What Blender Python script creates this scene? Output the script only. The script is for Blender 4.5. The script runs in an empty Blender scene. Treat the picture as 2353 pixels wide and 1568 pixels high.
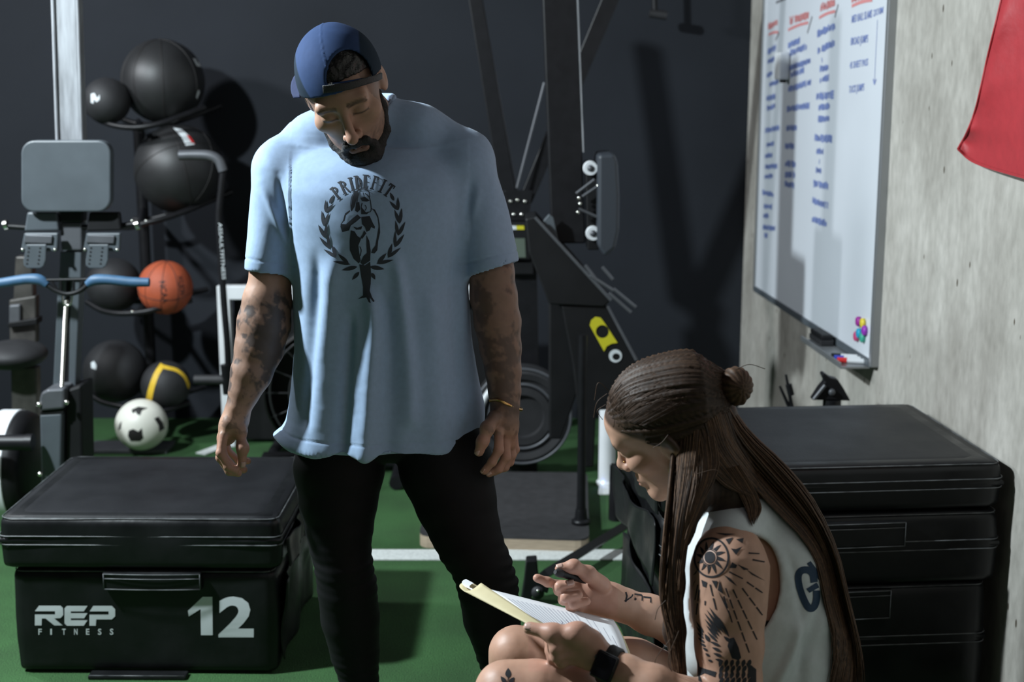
import bpy, bmesh, math, random
import numpy as np
from mathutils import Vector, Matrix
from mathutils.bvhtree import BVHTree
from mathutils.geometry import delaunay_2d_cdt

random.seed(7)
RNG = np.random.default_rng(7)
SC = bpy.context.scene
COL = SC.collection

# ------------------------------------------------------------------ camera
F_PX = 3150.0                      # focal length in pixels of the 2353 x 1568 frame
PITCH = math.radians(11.02)
CAM = np.array([0.0, 0.0, 1.63])
cam_data = bpy.data.cameras.new('camera')
cam_data.sensor_width = 36.0
cam_data.lens = F_PX / 2353.0 * 36.0
cam_data.clip_start = 0.05
cam_data.dof.use_dof = True
cam_data.dof.focus_distance = 2.75
cam_data.dof.aperture_fstop = 4.0
cam = bpy.data.objects.new('camera', cam_data)
cam.location = CAM
cam.rotation_euler = (math.pi / 2 - PITCH, 0, 0)
COL.objects.link(cam)
SC.camera = cam

# ------------------------------------------------------------------ world, lights, exposure
world = bpy.data.worlds.new('gym_ambient')
SC.world = world
world.use_nodes = True
world.node_tree.nodes['Background'].inputs[0].default_value = (0.85, 0.85, 0.92, 1)
world.node_tree.nodes['Background'].inputs[1].default_value = 0.026

def lamp(name, loc, target, energy, size, color, shape='DISK', size_y=None, spread=180):
    d = bpy.data.lights.new(name, 'AREA')
    d.energy = energy; d.shape = shape; d.size = size; d.color = color
    d.spread = math.radians(spread)
    if size_y: d.size_y = size_y
    o = bpy.data.objects.new(name, d)
    o.location = loc
    o.rotation_euler = (Vector(target) - Vector(loc)).to_track_quat('-Z', 'Y').to_euler()
    COL.objects.link(o)
    return o

lamp('ceiling_lamp_key', (-2.7, 2.88, 3.05), (0.2, 3.2, 0.8), 250, 0.2, (0.84, 0.95, 1.0))
lamp('ceiling_lamp_side', (-3.2, 4.65, 2.65), (0.0, 5.2, 1.2), 66, 0.22, (0.9, 0.95, 1.0))
lamp('fill_light_rear', (0.6, -2.5, 3.1), (0.3, 3.5, 0.8), 9, 1.6, (1.0, 0.92, 0.9))  # soft warm fill added behind the camera to lift the shaded sides

SC.view_settings.view_transform = 'Standard'
SC.view_settings.look = 'None'
SC.view_settings.gamma = 1.0
SC.view_settings.use_curve_mapping = False
SC.view_settings.exposure = 0.0

# ------------------------------------------------------------------ pixel helpers
_F = np.array([0.0, math.cos(PITCH), -math.sin(PITCH)])
_U = np.array([0.0, math.sin(PITCH), math.cos(PITCH)])
_R = np.array([1.0, 0.0, 0.0])
def ray(px, py):
    return _R * ((px - 1176.5) / F_PX) - _U * ((py - 784.0) / F_PX) + _F
def P(px, py, Y):
    d = ray(px, py)
    return CAM + d * (Y / d[1])
def PZ(px, py, z):
    d = ray(px, py)
    return CAM + d * ((z - CAM[2]) / d[2])
def mpp(p):
    """metres per photo pixel at world point p"""
    return float(np.dot(np.asarray(p) - CAM, _F)) / F_PX

# ------------------------------------------------------------------ materials
def principled(name):
    m = bpy.data.materials.new(name); m.use_nodes = True
    return m, m.node_tree, m.node_tree.nodes['Principled BSDF']

def mat(name, col, rough=0.5, metal=0.0, spec=0.5, noise=0.0, nscale=20.0, bump=0.0, bscale=200.0,
        coat=0.0, emis=None, estr=0.0, attr=None, sss=0.0, sheen=0.0, stretch=(1, 1, 1), rvar=0.0, bdist=0.002):
    m, nt, b = principled(name)
    N, L = nt.nodes, nt.links
    b.inputs['Base Color'].default_value = (*col, 1)
    b.inputs['Roughness'].default_value = rough
    b.inputs['Metallic'].default_value = metal
    b.inputs['Specular IOR Level'].default_value = spec
    b.inputs['Coat Weight'].default_value = coat
    b.inputs['Sheen Weight'].default_value = sheen
    if sss:
        b.inputs['Subsurface Weight'].default_value = sss
        b.inputs['Subsurface Radius'].default_value = (0.012, 0.005, 0.003)
        b.inputs['Subsurface Scale'].default_value = 0.6
    if emis:
        b.inputs['Emission Color'].default_value = (*emis, 1)
        b.inputs['Emission Strength'].default_value = estr
    tc = N.new('ShaderNodeTexCoord'); mp = N.new('ShaderNodeMapping')
    L.new(tc.outputs['Object'], mp.inputs[0]); mp.inputs['Scale'].default_value = stretch
    src = None
    if attr:
        a = N.new('ShaderNodeAttribute'); a.attribute_name = attr
        src = a.outputs['Color']
    if noise > 0:
        n = N.new('ShaderNodeTexNoise'); n.inputs['Scale'].default_value = nscale; n.inputs['Detail'].default_value = 5
        L.new(mp.outputs[0], n.inputs[0])
        r = N.new('ShaderNodeMapRange'); r.inputs[1].default_value = 0.3; r.inputs[2].default_value = 0.7
        r.inputs[3].default_value = 1 - noise; r.inputs[4].default_value = 1 + noise
        L.new(n.outputs[0], r.inputs[0])
        mx = N.new('ShaderNodeMix'); mx.data_type = 'RGBA'; mx.blend_type = 'MULTIPLY'; mx.inputs[0].default_value = 1
        if src: L.new(src, mx.inputs[6])
        else: mx.inputs[6].default_value = (*col, 1)
        L.new(r.outputs[0], mx.inputs[7])
        src = mx.outputs[2]
        if rvar:
            r2 = N.new('ShaderNodeMapRange'); r2.inputs[1].default_value = 0.3; r2.inputs[2].default_value = 0.7
            r2.inputs[3].default_value = rough - rvar; r2.inputs[4].default_value = rough + rvar
            L.new(n.outputs[0], r2.inputs[0]); L.new(r2.outputs[0], b.inputs['Roughness'])
    if src: L.new(src, b.inputs['Base Color'])
    if bump > 0:
        n2 = N.new('ShaderNodeTexNoise'); n2.inputs['Scale'].default_value = bscale; n2.inputs['Detail'].default_value = 4
        L.new(mp.outputs[0], n2.inputs[0])
        bp = N.new('ShaderNodeBump'); bp.inputs['Strength'].default_value = bump; bp.inputs['Distance'].default_value = bdist
        L.new(n2.outputs[0], bp.inputs['Height']); L.new(bp.outputs[0], b.inputs['Normal'])
    return m

M = {}
M['vinyl'] = mat('black_vinyl', (0.0075, 0.008, 0.0088), 0.4, noise=0.25, nscale=9, bump=0.3, bscale=14, rvar=0.1, bdist=0.006, spec=0.32)
M['vinyl_top'] = mat('black_vinyl_top', (0.0095, 0.01, 0.0118), 0.5, spec=0.28, noise=0.2, nscale=6, bump=0.3, bscale=260, rvar=0.06)
M['piping'] = mat('grey_piping', (0.1, 0.105, 0.11), 0.4, noise=0.6, nscale=30)
M['print'] = mat('pale_grey_print', (0.62, 0.66, 0.68), 0.55)
M['black'] = mat('black_plastic', (0.008, 0.008, 0.009), 0.5, spec=0.3, noise=0.2, nscale=10)
M['blackmetal'] = mat('black_powdercoat', (0.008, 0.008, 0.0095), 0.42, spec=0.3, noise=0.2, nscale=25, bump=0.1, bscale=400)
M['rubber'] = mat('black_rubber', (0.018, 0.018, 0.02), 0.62, noise=0.25, nscale=12, bump=0.35, bscale=500)
M['leather'] = mat('medicine_ball_vinyl', (0.017, 0.017, 0.018), 0.48, noise=0.2, nscale=10, bump=0.2, bscale=300)
M['steel'] = mat('brushed_steel', (0.3, 0.31, 0.33), 0.62, metal=0.45, noise=0.3, nscale=9, stretch=(6, 6, 0.8), rvar=0.1)
M['greyplastic'] = mat('grey_plastic', (0.075, 0.088, 0.1), 0.45, noise=0.08, nscale=12)
M['greymetal'] = mat('grey_metal', (0.1, 0.104, 0.115), 0.45, metal=0.3, noise=0.12, nscale=14)
M['chrome'] = mat('chain_metal', (0.8, 0.78, 0.72), 0.22, metal=1.0)
M['white'] = mat('white_paint', (0.72, 0.74, 0.76), 0.45, noise=0.05, nscale=8)
M['bluegrip'] = mat('blue_grip', (0.045, 0.11, 0.2), 0.5, noise=0.12, nscale=40)
M['yellow'] = mat('yellow_print', (0.55, 0.5, 0.02), 0.5)
M['yellowrub'] = mat('yellow_rubber', (0.7, 0.45, 0.03), 0.6, noise=0.1, nscale=30)
M['basket'] = mat('basketball_rubber', (0.42, 0.085, 0.035), 0.55, noise=0.12, nscale=18, bump=0.5, bscale=700)
M['seam'] = mat('black_seam', (0.012, 0.01, 0.01), 0.6)
M['soccer'] = mat('white_ball_vinyl', (0.78, 0.76, 0.68), 0.42, noise=0.05, nscale=8)
M['wood'] = mat('plywood_edge', (0.42, 0.33, 0.24), 0.6, noise=0.15, nscale=20, stretch=(1, 1, 14))
M['matgrey'] = mat('platform_mat', (0.03, 0.029, 0.031), 0.75, noise=0.2, nscale=30, bump=0.4, bscale=300)
M['led'] = mat('blue_led', (0.1, 0.2, 1), 0.4, emis=(0.12, 0.22, 1.0), estr=14)
M['red'] = mat('red_marker', (0.6, 0.03, 0.03), 0.4)
M['blue'] = mat('blue_marker', (0.03, 0.06, 0.45), 0.4)

# ------------------------------------------------------------------ object helpers
def tag(o, label=None, cat=None, group=None, kind=None):
    if label: o['label'] = label
    if cat: o['category'] = cat
    if group: o['group'] = group
    if kind: o['kind'] = kind
    return o

def thing(name, loc, label, cat, group=None):
    o = bpy.data.objects.new(name, None)
    o.empty_display_size = 0.1
    o.location = [float(c) for c in loc]
    COL.objects.link(o)
    return tag(o, label, cat, group)

def wloc(o):
    v = Vector((0, 0, 0))
    while o is not None:
        v = v + o.location; o = o.parent
    return np.array(v)

def mesh_obj(name, verts, faces, material, parent=None, smooth=True, loc=None, angle=None):
    """verts in world metres; stored relative to the parent's (or loc's) origin"""
    v = np.asarray(verts, dtype=float).reshape(-1, 3)
    if parent is not None: v = v - wloc(parent)
    elif loc is not None: v = v - np.asarray(loc)
    me = bpy.data.meshes.new(name)
    if isinstance(faces, np.ndarray):
        nf, k = faces.shape
        me.vertices.add(len(v)); me.vertices.foreach_set('co', v.astype(np.float32).ravel())
        me.loops.add(nf * k); me.loops.foreach_set('vertex_index', faces.astype(np.int32).ravel())
        me.polygons.add(nf); me.polygons.foreach_set('loop_start', np.arange(0, nf * k, k, dtype=np.int32))
        me.update(calc_edges=True)
    else:
        me.from_pydata([tuple(p) for p in v], [], faces); me.update()
    if smooth: me.polygons.foreach_set('use_smooth', [True] * len(me.polygons))
    me.materials.append(material)
    o = bpy.data.objects.new(name, me)
    if parent is not None: o.parent = parent
    elif loc is not None: o.location = [float(c) for c in loc]
    COL.objects.link(o)
    if angle:
        md = o.modifiers.new('edges', 'EDGE_SPLIT'); md.split_angle = math.radians(angle)
    return o

def set_colors(o, cols, name='Col'):
    a = o.data.color_attributes.new(name, 'FLOAT_COLOR', 'POINT')
    c = np.ones((len(cols), 4), dtype=np.float32); c[:, :3] = cols
    a.data.foreach_set('color', c.ravel())

def bm_out(bm):
    bm.verts.index_update()
    v = np.array([tuple(x.co) for x in bm.verts]); f = [[x.index for x in p.verts] for p in bm.faces]
    bm.free(); return v, f

def box_vf(size, bevel=0.0, seg=2):
    bm = bmesh.new(); bmesh.ops.create_cube(bm, size=1.0)
    bmesh.ops.scale(bm, vec=size, verts=bm.verts)
    if bevel > 0:
        bmesh.ops.bevel(bm, geom=bm.edges[:], offset=bevel, segments=seg, affect='EDGES', profile=0.5)
    return bm_out(bm)

def rotz(v, a):
    c, s = math.cos(a), math.sin(a)
    v = np.asarray(v, float); return np.stack([v[:, 0] * c - v[:, 1] * s, v[:, 0] * s + v[:, 1] * c, v[:, 2]], 1)

def box(name, c, size, material, parent=None, bevel=0.004, rz=0.0, smooth=False, loc=None, R=None):
    v, f = box_vf(size, bevel)
    v = rotz(v, rz) if R is None else v @ np.asarray(R).T
    return mesh_obj(name, v + np.asarray(c), f, material, parent, smooth=smooth, loc=loc)

def join_vf(lst):
    V, Fc, n = [], [], 0
    for v, f in lst:
        V.append(np.asarray(v)); Fc += [[i + n for i in p] for p in f]; n += len(v)
    return np.concatenate(V), Fc

def frames(pts):
    pts = np.asarray(pts, float)
    T = np.gradient(pts, axis=0); T /= np.linalg.norm(T, axis=1)[:, None] + 1e-12
    ref = np.array([0, 0, 1.0]) if abs(T[0][2]) < 0.9 else np.array([0, 1.0, 0])
    n = np.cross(T[0], ref); n /= np.linalg.norm(n)
    N = []
    for t in T:
        n = n - t * np.dot(n, t); n /= np.linalg.norm(n) + 1e-12; N.append(n.copy())
    N = np.array(N); B = np.cross(T, N)
    return T, N, B

def tube_vf(pts, rad, sides=10, cap=True, flat=1.0):
    pts = np.asarray(pts, float); n = len(pts)
    rad = np.broadcast_to(np.asarray(rad, float), (n,))
    T, N, B = frames(pts)
    a = np.linspace(0, 2 * math.pi, sides, endpoint=False)
    ring = np.cos(a)[None, :, None] * N[:, None, :] + flat * np.sin(a)[None, :, None] * B[:, None, :]
    v = (pts[:, None, :] + ring * rad[:, None, None]).reshape(-1, 3)
    f = []
    for i in range(n - 1):
        for j in range(sides):
            k = (j + 1) % sides
            f.append([i * sides + j, i * sides + k, (i + 1) * sides + k, (i + 1) * sides + j])
    if cap:
        f.append(list(range(sides))[::-1]); f.append([(n - 1) * sides + j for j in range(sides)])
    return v, f

def smooth_path(pts, n=8):
    """Catmull-Rom through the points"""
    p = np.asarray(pts, float)
    q = np.concatenate([[2 * p[0] - p[1]], p, [2 * p[-1] - p[-2]]])
    out = []
    for i in range(1, len(q) - 2):
        for t in np.linspace(0, 1, n, endpoint=False):
            a, b, c, d = q[i - 1], q[i], q[i + 1], q[i + 2]
            out.append(0.5 * (2 * b + (c - a) * t + (2 * a - 5 * b + 4 * c - d) * t * t + (3 * b - a - 3 * c + d) * t ** 3))
    out.append(p[-1]); return np.array(out)

def tube(name, pts, rad, material, parent=None, sides=12, smooth_n=0, loc=None, flat=1.0):
    if smooth_n:
        if not np.isscalar(rad):
            rad = smooth_path(np.asarray(rad, float)[:, None], smooth_n)[:, 0]
        pts = smooth_path(pts, smooth_n)
    v, f = tube_vf(pts, rad, sides, flat=flat)
    return mesh_obj(name, v, f, material, parent, loc=loc, angle=50)

def prism_vf(poly3, n, thick):
    """extrude a planar outline (world points) along n by thick"""
    p = np.asarray(poly3, float); n = np.asarray(n, float)
    k = len(p); v = np.concatenate([p, p + n * thick])
    f = [list(range(k)), [k + i for i in range(k)][::-1]]
    for i in range(k):
        j = (i + 1) % k; f.append([i, k + i, k + j, j])
    return v, f

def prism_px(name, poly, Y, thick, material, parent, bevel=0.004, loc=None, tilt=None):
    """outline given in photo pixels on the upright plane at distance Y, thick metres deep"""
    p = [P(x, y, Y) for x, y in poly]
    v, f = prism_vf(p, (0, 1, 0), thick)
    bm = bmesh.new()
    bv = [bm.verts.new(q) for q in v]
    for q in f: bm.faces.new([bv[i] for i in q])
    bmesh.ops.recalc_face_normals(bm, faces=bm.faces)
    if bevel: bmesh.ops.bevel(bm, geom=bm.edges[:], offset=bevel, segments=2, affect='EDGES', profile=0.5, clamp_overlap=True)
    v, f = bm_out(bm)
    return mesh_obj(name, v, f, material, parent, smooth=False, loc=loc)

def rrect(x0, y0, x1, y1, r, n=5):
    out = []
    for cx, cy, a0 in ((x1 - r, y0 + r, -90), (x1 - r, y1 - r, 0), (x0 + r, y1 - r, 90), (x0 + r, y0 + r, 180)):
        for i in range(n + 1):
            a = math.radians(a0 + 90 * i / n); out.append((cx + r * math.cos(a), cy + r * math.sin(a)))
    return out

def sphere_vf(c, r, seg=48, rings=32):
    bm = bmesh.new(); bmesh.ops.create_uvsphere(bm, u_segments=seg, v_segments=rings, radius=1.0)
    v, f = bm_out(bm)
    return v * np.asarray(r) + np.asarray(c), f

def lathe_vf(prof, c, axis, seg=48, closed=False):
    """profile [(radius, height)] turned about axis through c"""
    ax = np.asarray(axis, float); ax /= np.linalg.norm(ax)
    ref = np.array([0, 0, 1.0]) if abs(ax[2]) < 0.9 else np.array([1.0, 0, 0])
    u = np.cross(ax, ref); u /= np.linalg.norm(u); w = np.cross(ax, u)
    v, f = [], []
    n = len(prof)
    for i in range(seg):
        a = 2 * math.pi * i / seg
        for r, h in prof: v.append(np.asarray(c) + ax * h + (u * math.cos(a) + w * math.sin(a)) * r)
    for i in range(seg):
        j = (i + 1) % seg
        for k in range(n if closed else n - 1):
            l = (k + 1) % n
            f.append([i * n + k, j * n + k, j * n + l, i * n + l])
    return np.array(v), f

# ------------------------------------------------------------------ decals: flat print laid on a surface
def inpoly(poly, x, y):
    c = False; n = len(poly); j = n - 1
    for i in range(n):
        xi, yi = poly[i]; xj, yj = poly[j]
        if (yi > y) != (yj > y) and x < (xj - xi) * (y - yi) / (yj - yi) + xi: c = not c
        j = i
    return c

def tri_poly(loops, step):
    """triangulate an outline (first loop) with holes (others), with inner points every step"""
    verts, edges, fl = [], [], []
    for lp in loops:
        s = len(verts); pts = []
        for i in range(len(lp)):
            a = np.array(lp[i], float); b = np.array(lp[(i + 1) % len(lp)], float)
            m = max(1, int(np.linalg.norm(b - a) / step))
            for k in range(m): pts.append(a + (b - a) * k / m)
        verts += [Vector((p[0], p[1])) for p in pts]
        n = len(pts); edges += [(s + i, s + (i + 1) % n) for i in range(n)]
    o = np.array(loops[0]); x0, y0 = o.min(0); x1, y1 = o.max(0)
    for y in np.arange(y0 + step * 0.6, y1, step):
        for x in np.arange(x0 + step * 0.6, x1, step):
            if inpoly(loops[0], x, y) and not any(inpoly(h, x, y) for h in loops[1:]): verts.append(Vector((x, y)))
    r = delaunay_2d_cdt(verts, edges, [], 4 if len(loops) > 1 else 1, 1e-6)
    q = np.array([(p.x, p.y) for p in r[0]]); tr = [list(t) for t in r[2]]
    if len(loops) > 1: tr = [t for t in tr if not any(inpoly(h, *q[t].mean(0)) for h in loops[1:])]
    return q, tr

def decal_vf(shapes, bvh, step=6.0, off=0.0006, conv=None):
    """shapes: list of outlines or [outline, hole, ...] in photo pixels; laid on the surface the pixel looks at"""
    V, Fc = [], []
    o = Vector(CAM)
    for s in shapes:
        loops = s if isinstance(s[0][0], (list, tuple, np.ndarray)) else [s]
        try: p2, tr = tri_poly(loops, step)
        except Exception: continue
        base = len(V); idx = {}
        for i, (x, y) in enumerate(p2):
            d = Vector(ray(x, y)).normalized()
            h = bvh.ray_cast(o, d)
            if h[0] is None: continue
            n = h[1]
            if n.dot(d) > 0: n = -n
            if -n.dot(d) < 0.12: continue
            idx[i] = len(V); V.append(np.array(h[0] + n * off))
        for t in tr:
            if all(i in idx for i in t): 
                q = [V[idx[i]] for i in t]
                if max(np.linalg.norm(q[0] - q[1]), np.linalg.norm(q[1] - q[2]), np.linalg.norm(q[2] - q[0])) < max(0.05, step * 0.0025):
                    Fc.append([idx[i] for i in t])
    return V, Fc

def decal(name, shapes, bvh, material, parent, step=6.0, off=0.0006):
    V, Fc = decal_vf(shapes, bvh, step, off)
    if not Fc: print('EMPTY DECAL', name); return None
    return mesh_obj(name, V, Fc, material, parent, smooth=True)

def text_decal(name, s, x0, y0, x1, hpx, bvh, material, parent, bold=0.0, off=0.0008, x1y=None):
    """built-in font lettering laid on a surface between two photo pixels"""
    v, f = text_shapes(s, bold); v = v.copy()
    v[:, 0] -= v[:, 0].min(); v[:, 0] *= (x1 - x0) / v[:, 0].max(); v[:, 1] *= hpx / 0.73
    sl = 0 if x1y is None else (x1y - y0) / (x1 - x0)
    out = []
    for a, b in v:
        d = Vector(ray(x0 + a, y0 - b + sl * a)).normalized(); h = bvh.ray_cast(Vector(CAM), d)
        out.append(np.array(h[0] - d * off) if h[0] is not None else P(x0 + a, y0 - b, 3.0))
    return mesh_obj(name, out, f, material, parent, smooth=False)

def bvh_of(*vfs):
    V, Fc, n = [], [], 0
    for v, f in vfs:
        v = np.asarray(v); V += [Vector(p) for p in v]; Fc += [[int(i) + n for i in p] for p in f]; n += len(v)
    return BVHTree.FromPolygons(V, Fc)

def stroke(pts, w, w1=None):
    """outline of a brush stroke of width w (tapering to w1) along points"""
    p = np.asarray(pts, float); w1 = w if w1 is None else w1
    T = np.gradient(p, axis=0); T /= np.linalg.norm(T, axis=1)[:, None] + 1e-9
    N = np.stack([-T[:, 1], T[:, 0]], 1); ws = np.linspace(w, w1, len(p))[:, None] / 2
    return [tuple(q) for q in p + N * ws] + [tuple(q) for q in (p - N * ws)[::-1]]

def leaf2(a, b, w):
    a = np.array(a, float); b = np.array(b, float); t = np.linspace(0, 1, 7)
    n = np.array([-(b - a)[1], (b - a)[0]]); n /= np.linalg.norm(n)
    h = (np.sin(np.pi * t ** 0.8) * w / 2)[:, None]
    c = a + (b - a) * t[:, None]
    return [tuple(q) for q in c + n * h] + [tuple(q) for q in (c - n * h)[1:-1][::-1]]

def ellipse2(cx, cy, rx, ry, n=28, rot=0.0):
    c, s = math.cos(rot), math.sin(rot)
    return [(cx + rx * math.cos(a) * c - ry * math.sin(a) * s, cy + rx * math.cos(a) * s + ry * math.sin(a) * c)
            for a in np.linspace(0, 2 * math.pi, n, endpoint=False)]

_FONT = {}
def text_shapes(s, bold=0.0):
    """filled glyph outlines of the built-in font as (verts2d, faces); x advances right, y up, height of capitals about 0.7"""
    if (s, bold) in _FONT: return _FONT[(s, bold)]
    c = bpy.data.curves.new('t', 'FONT'); c.body = s; c.fill_mode = 'FRONT'; c.offset = bold; c.resolution_u = 3
    o = bpy.data.objects.new('t', c); COL.objects.link(o)
    dg = bpy.context.evaluated_depsgraph_get()
    me = o.evaluated_get(dg).to_mesh()
    v = np.array([tuple(x.co)[:2] for x in me.vertices]).reshape(-1, 2); f = [list(p.vertices) for p in me.polygons]
    o.evaluated_get(dg).to_mesh_clear()
    bpy.data.objects.remove(o); bpy.data.curves.remove(c)
    _FONT[(s, bold)] = (v, f); return v, f

def text_plane(name, s, org, ux, uy, size, material, parent, bold=0.0, align='L', slant=0.0, width=None, off=0.0):
    v, f = text_shapes(s, bold)
    v = v.copy()
    v[:, 0] += slant * v[:, 1]
    if width: v[:, 0] *= width / max(1e-6, v[:, 0].max() - min(0, v[:, 0].min())) / size
    if align == 'C': v[:, 0] -= (v[:, 0].max() + v[:, 0].min()) / 2
    ux = np.asarray(ux, float); uy = np.asarray(uy, float); n = np.cross(ux, uy)
    w = np.asarray(org) + v[:, :1] * size * ux + v[:, 1:] * size * uy + n * off
    return mesh_obj(name, w, f, material, parent, smooth=False)
# ------------------------------------------------------------------ implicit modelling (bodies and cloth as one smooth surface)
class Vol:
    def __init__(s, lo, hi, h):
        s.lo = np.asarray(lo, float); s.h = h
        s.n = np.ceil((np.asarray(hi, float) - s.lo) / h).astype(int) + 1
        s.a = np.full(tuple(s.n), 0.5, dtype=np.float32)
    def sub(s, lo, hi):
        i0 = np.clip(np.floor((np.asarray(lo) - s.lo) / s.h).astype(int), 0, s.n - 1)
        i1 = np.clip(np.ceil((np.asarray(hi) - s.lo) / s.h).astype(int) + 1, 1, s.n)
        if np.any(i1 <= i0): return None, None
        ax = [(s.lo[k] + s.h * np.arange(i0[k], i1[k])).astype(np.float32) for k in range(3)]
        g = np.stack(np.meshgrid(*ax, indexing='ij'), -1)
        return (slice(i0[0], i1[0]), slice(i0[1], i1[1]), slice(i0[2], i1[2])), g
    def apply(s, prim, k=0.01, op='add'):
        fn, lo, hi = prim
        m = k + 4 * s.h
        sl, g = s.sub(lo - m, hi + m)
        if sl is None: return s
        d = fn(g).astype(np.float32); a = s.a[sl]
        if op == 'add':
            hh = np.clip(0.5 + 0.5 * (a - d) / k, 0, 1)
            s.a[sl] = a * (1 - hh) + d * hh - k * hh * (1 - hh)
        elif op == 'sub':
            d = -d
            hh = np.clip(0.5 - 0.5 * (a - d) / k, 0, 1)
            s.a[sl] = a * (1 - hh) + d * hh + k * hh * (1 - hh)
        elif op == 'and':
            s.a[sl] = np.maximum(a, d)
        return s
    def add(s, prim, k=0.01): return s.apply(prim, k, 'add')
    def cut(s, prim, k=0.005): return s.apply(prim, k, 'sub')
    def mesh(s, smooth=2):
        return surface_nets(s.a, s.lo, s.h, smooth)

def surface_nets(a, lo, h, smooth=2):
    neg = a < 0
    n = np.array(a.shape)
    c = np.zeros(tuple(n - 1), dtype=np.uint8)
    offs = [(i, j, k) for i in (0, 1) for j in (0, 1) for k in (0, 1)]
    for o in offs: c += neg[o[0]:n[0] - 1 + o[0], o[1]:n[1] - 1 + o[1], o[2]:n[2] - 1 + o[2]]
    mixed = (c > 0) & (c < 8)
    ii = np.argwhere(mixed)
    idx = np.full(tuple(n - 1), -1, dtype=np.int64); idx[mixed] = np.arange(len(ii))
    vals = {o: a[ii[:, 0] + o[0], ii[:, 1] + o[1], ii[:, 2] + o[2]].astype(np.float64) for o in offs}
    acc = np.zeros((len(ii), 3)); cnt = np.zeros(len(ii))
    for o in offs:
        for ax in range(3):
            if o[ax]: continue
            p = list(o); p[ax] = 1; p = tuple(p)
            v0, v1 = vals[o], vals[p]
            m = (v0 < 0) != (v1 < 0)
            t = np.where(m, v0 / np.where(m, v0 - v1, 1), 0)
            pos = np.tile(np.array(o, float), (len(ii), 1)); pos[:, ax] = t
            acc[m] += pos[m]; cnt[m] += 1
    V = lo + (ii + acc / np.maximum(cnt, 1)[:, None]) * h
    Fs = []
    for ax in range(3):
        b, d = (ax + 1) % 3, (ax + 2) % 3
        s0 = [slice(0, n[0]), slice(0, n[1]), slice(0, n[2])]; s1 = list(s0)
        s0[ax] = slice(0, n[ax] - 1); s1[ax] = slice(1, n[ax])
        ch = neg[tuple(s0)] != neg[tuple(s1)]
        e = np.argwhere(ch)
        e = e[(e[:, b] > 0) & (e[:, d] > 0) & (e[:, b] < n[b] - 1) & (e[:, d] < n[d] - 1)]
        def cell(db, dd):
            q = e.copy(); q[:, b] -= db; q[:, d] -= dd
            return idx[q[:, 0], q[:, 1], q[:, 2]]
        quad = np.stack([cell(1, 1), cell(0, 1), cell(0, 0), cell(1, 0)], 1)
        s = neg[e[:, 0], e[:, 1], e[:, 2]]
        quad[~s] = quad[~s][:, ::-1]
        Fs.append(quad)
    Fc = np.concatenate(Fs); Fc = Fc[(Fc >= 0).all(1)]
    for it in range(smooth):
        for lam in (0.5, -0.45):
            V = V + lam * (lap(V, Fc) - V)
    return V, Fc

def lap(V, Fc):
    s = np.zeros_like(V); c = np.zeros(len(V))
    for i in range(4):
        j = (i + 1) % 4
        for k in range(3):
            s[:, k] += np.bincount(Fc[:, i], V[Fc[:, j], k], len(V)) + np.bincount(Fc[:, j], V[Fc[:, i], k], len(V))
        c += np.bincount(Fc[:, i], minlength=len(V)) + np.bincount(Fc[:, j], minlength=len(V))
    return s / np.maximum(c, 1)[:, None]

def vnormals(V, Fc):
    a, b, c, d = V[Fc[:, 0]], V[Fc[:, 1]], V[Fc[:, 2]], V[Fc[:, 3]]
    fn = np.cross(c - a, d - b); N = np.zeros_like(V)
    for i in range(4):
        for k in range(3): N[:, k] += np.bincount(Fc[:, i], fn[:, k], len(V))
    return N / (np.linalg.norm(N, axis=1)[:, None] + 1e-12)

def cone(a, b, ra, rb, flat=None, s=1.0):
    """rounded cone a-b; flat: direction in which the section is scaled by s"""
    a = np.asarray(a, float); b = np.asarray(b, float); ab = b - a; L2 = float(ab @ ab) + 1e-12
    R = max(ra, rb) * max(1, s)
    def fn(g):
        r = g - a.astype(np.float32)
        t = np.clip((r @ ab.astype(np.float32)) / L2, 0, 1)
        q = r - t[..., None] * ab.astype(np.float32)
        rad = ra + (rb - ra) * t
        if flat is None: return np.sqrt((q * q).sum(-1)) - rad
        u = np.asarray(flat, float); u = (u / np.linalg.norm(u)).astype(np.float32)
        qu = q @ u
        l2 = (q * q).sum(-1) - qu * qu + (qu / s) ** 2
        return (np.sqrt(np.maximum(l2, 0)) - rad) * min(1.0, s)
    return fn, np.minimum(a, b) - R, np.maximum(a, b) + R

def ball(c, r, R=None):
    """ellipsoid of radii r, turned by the 3x3 R (columns are its axes)"""
    c = np.asarray(c, float); r = np.broadcast_to(np.asarray(r, float), (3,))
    Rm = np.eye(3) if R is None else np.asarray(R)
    ext = np.sqrt(((Rm * r[None, :]) ** 2).sum(1))
    def fn(g):
        q = (g - c.astype(np.float32)) @ Rm.astype(np.float32)
        k0 = np.sqrt(((q / r.astype(np.float32)) ** 2).sum(-1)); k1 = np.sqrt(((q / (r * r).astype(np.float32)) ** 2).sum(-1))
        return k0 * (k0 - 1) / np.maximum(k1, 1e-6)
    return fn, c - ext, c + ext

def chain(vol, pts, k=0.012, flat=None, s=1.0):
    for (p, r), (q, t) in zip(pts[:-1], pts[1:]): vol.add(cone(p, q, r, t, flat, s), k)

def posed(prim, T, scale=1.0):
    """prim given in a local frame, put into the world by p = o + A q (A orthonormal)"""
    fn, lo, hi = prim; A, o = T
    cs = np.array([[x, y, z] for x in (lo[0], hi[0]) for y in (lo[1], hi[1]) for z in (lo[2], hi[2])]) @ A.T + o
    return (lambda g: fn((g - o.astype(np.float32)) @ A.astype(np.float32))), cs.min(0), cs.max(0)

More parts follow.
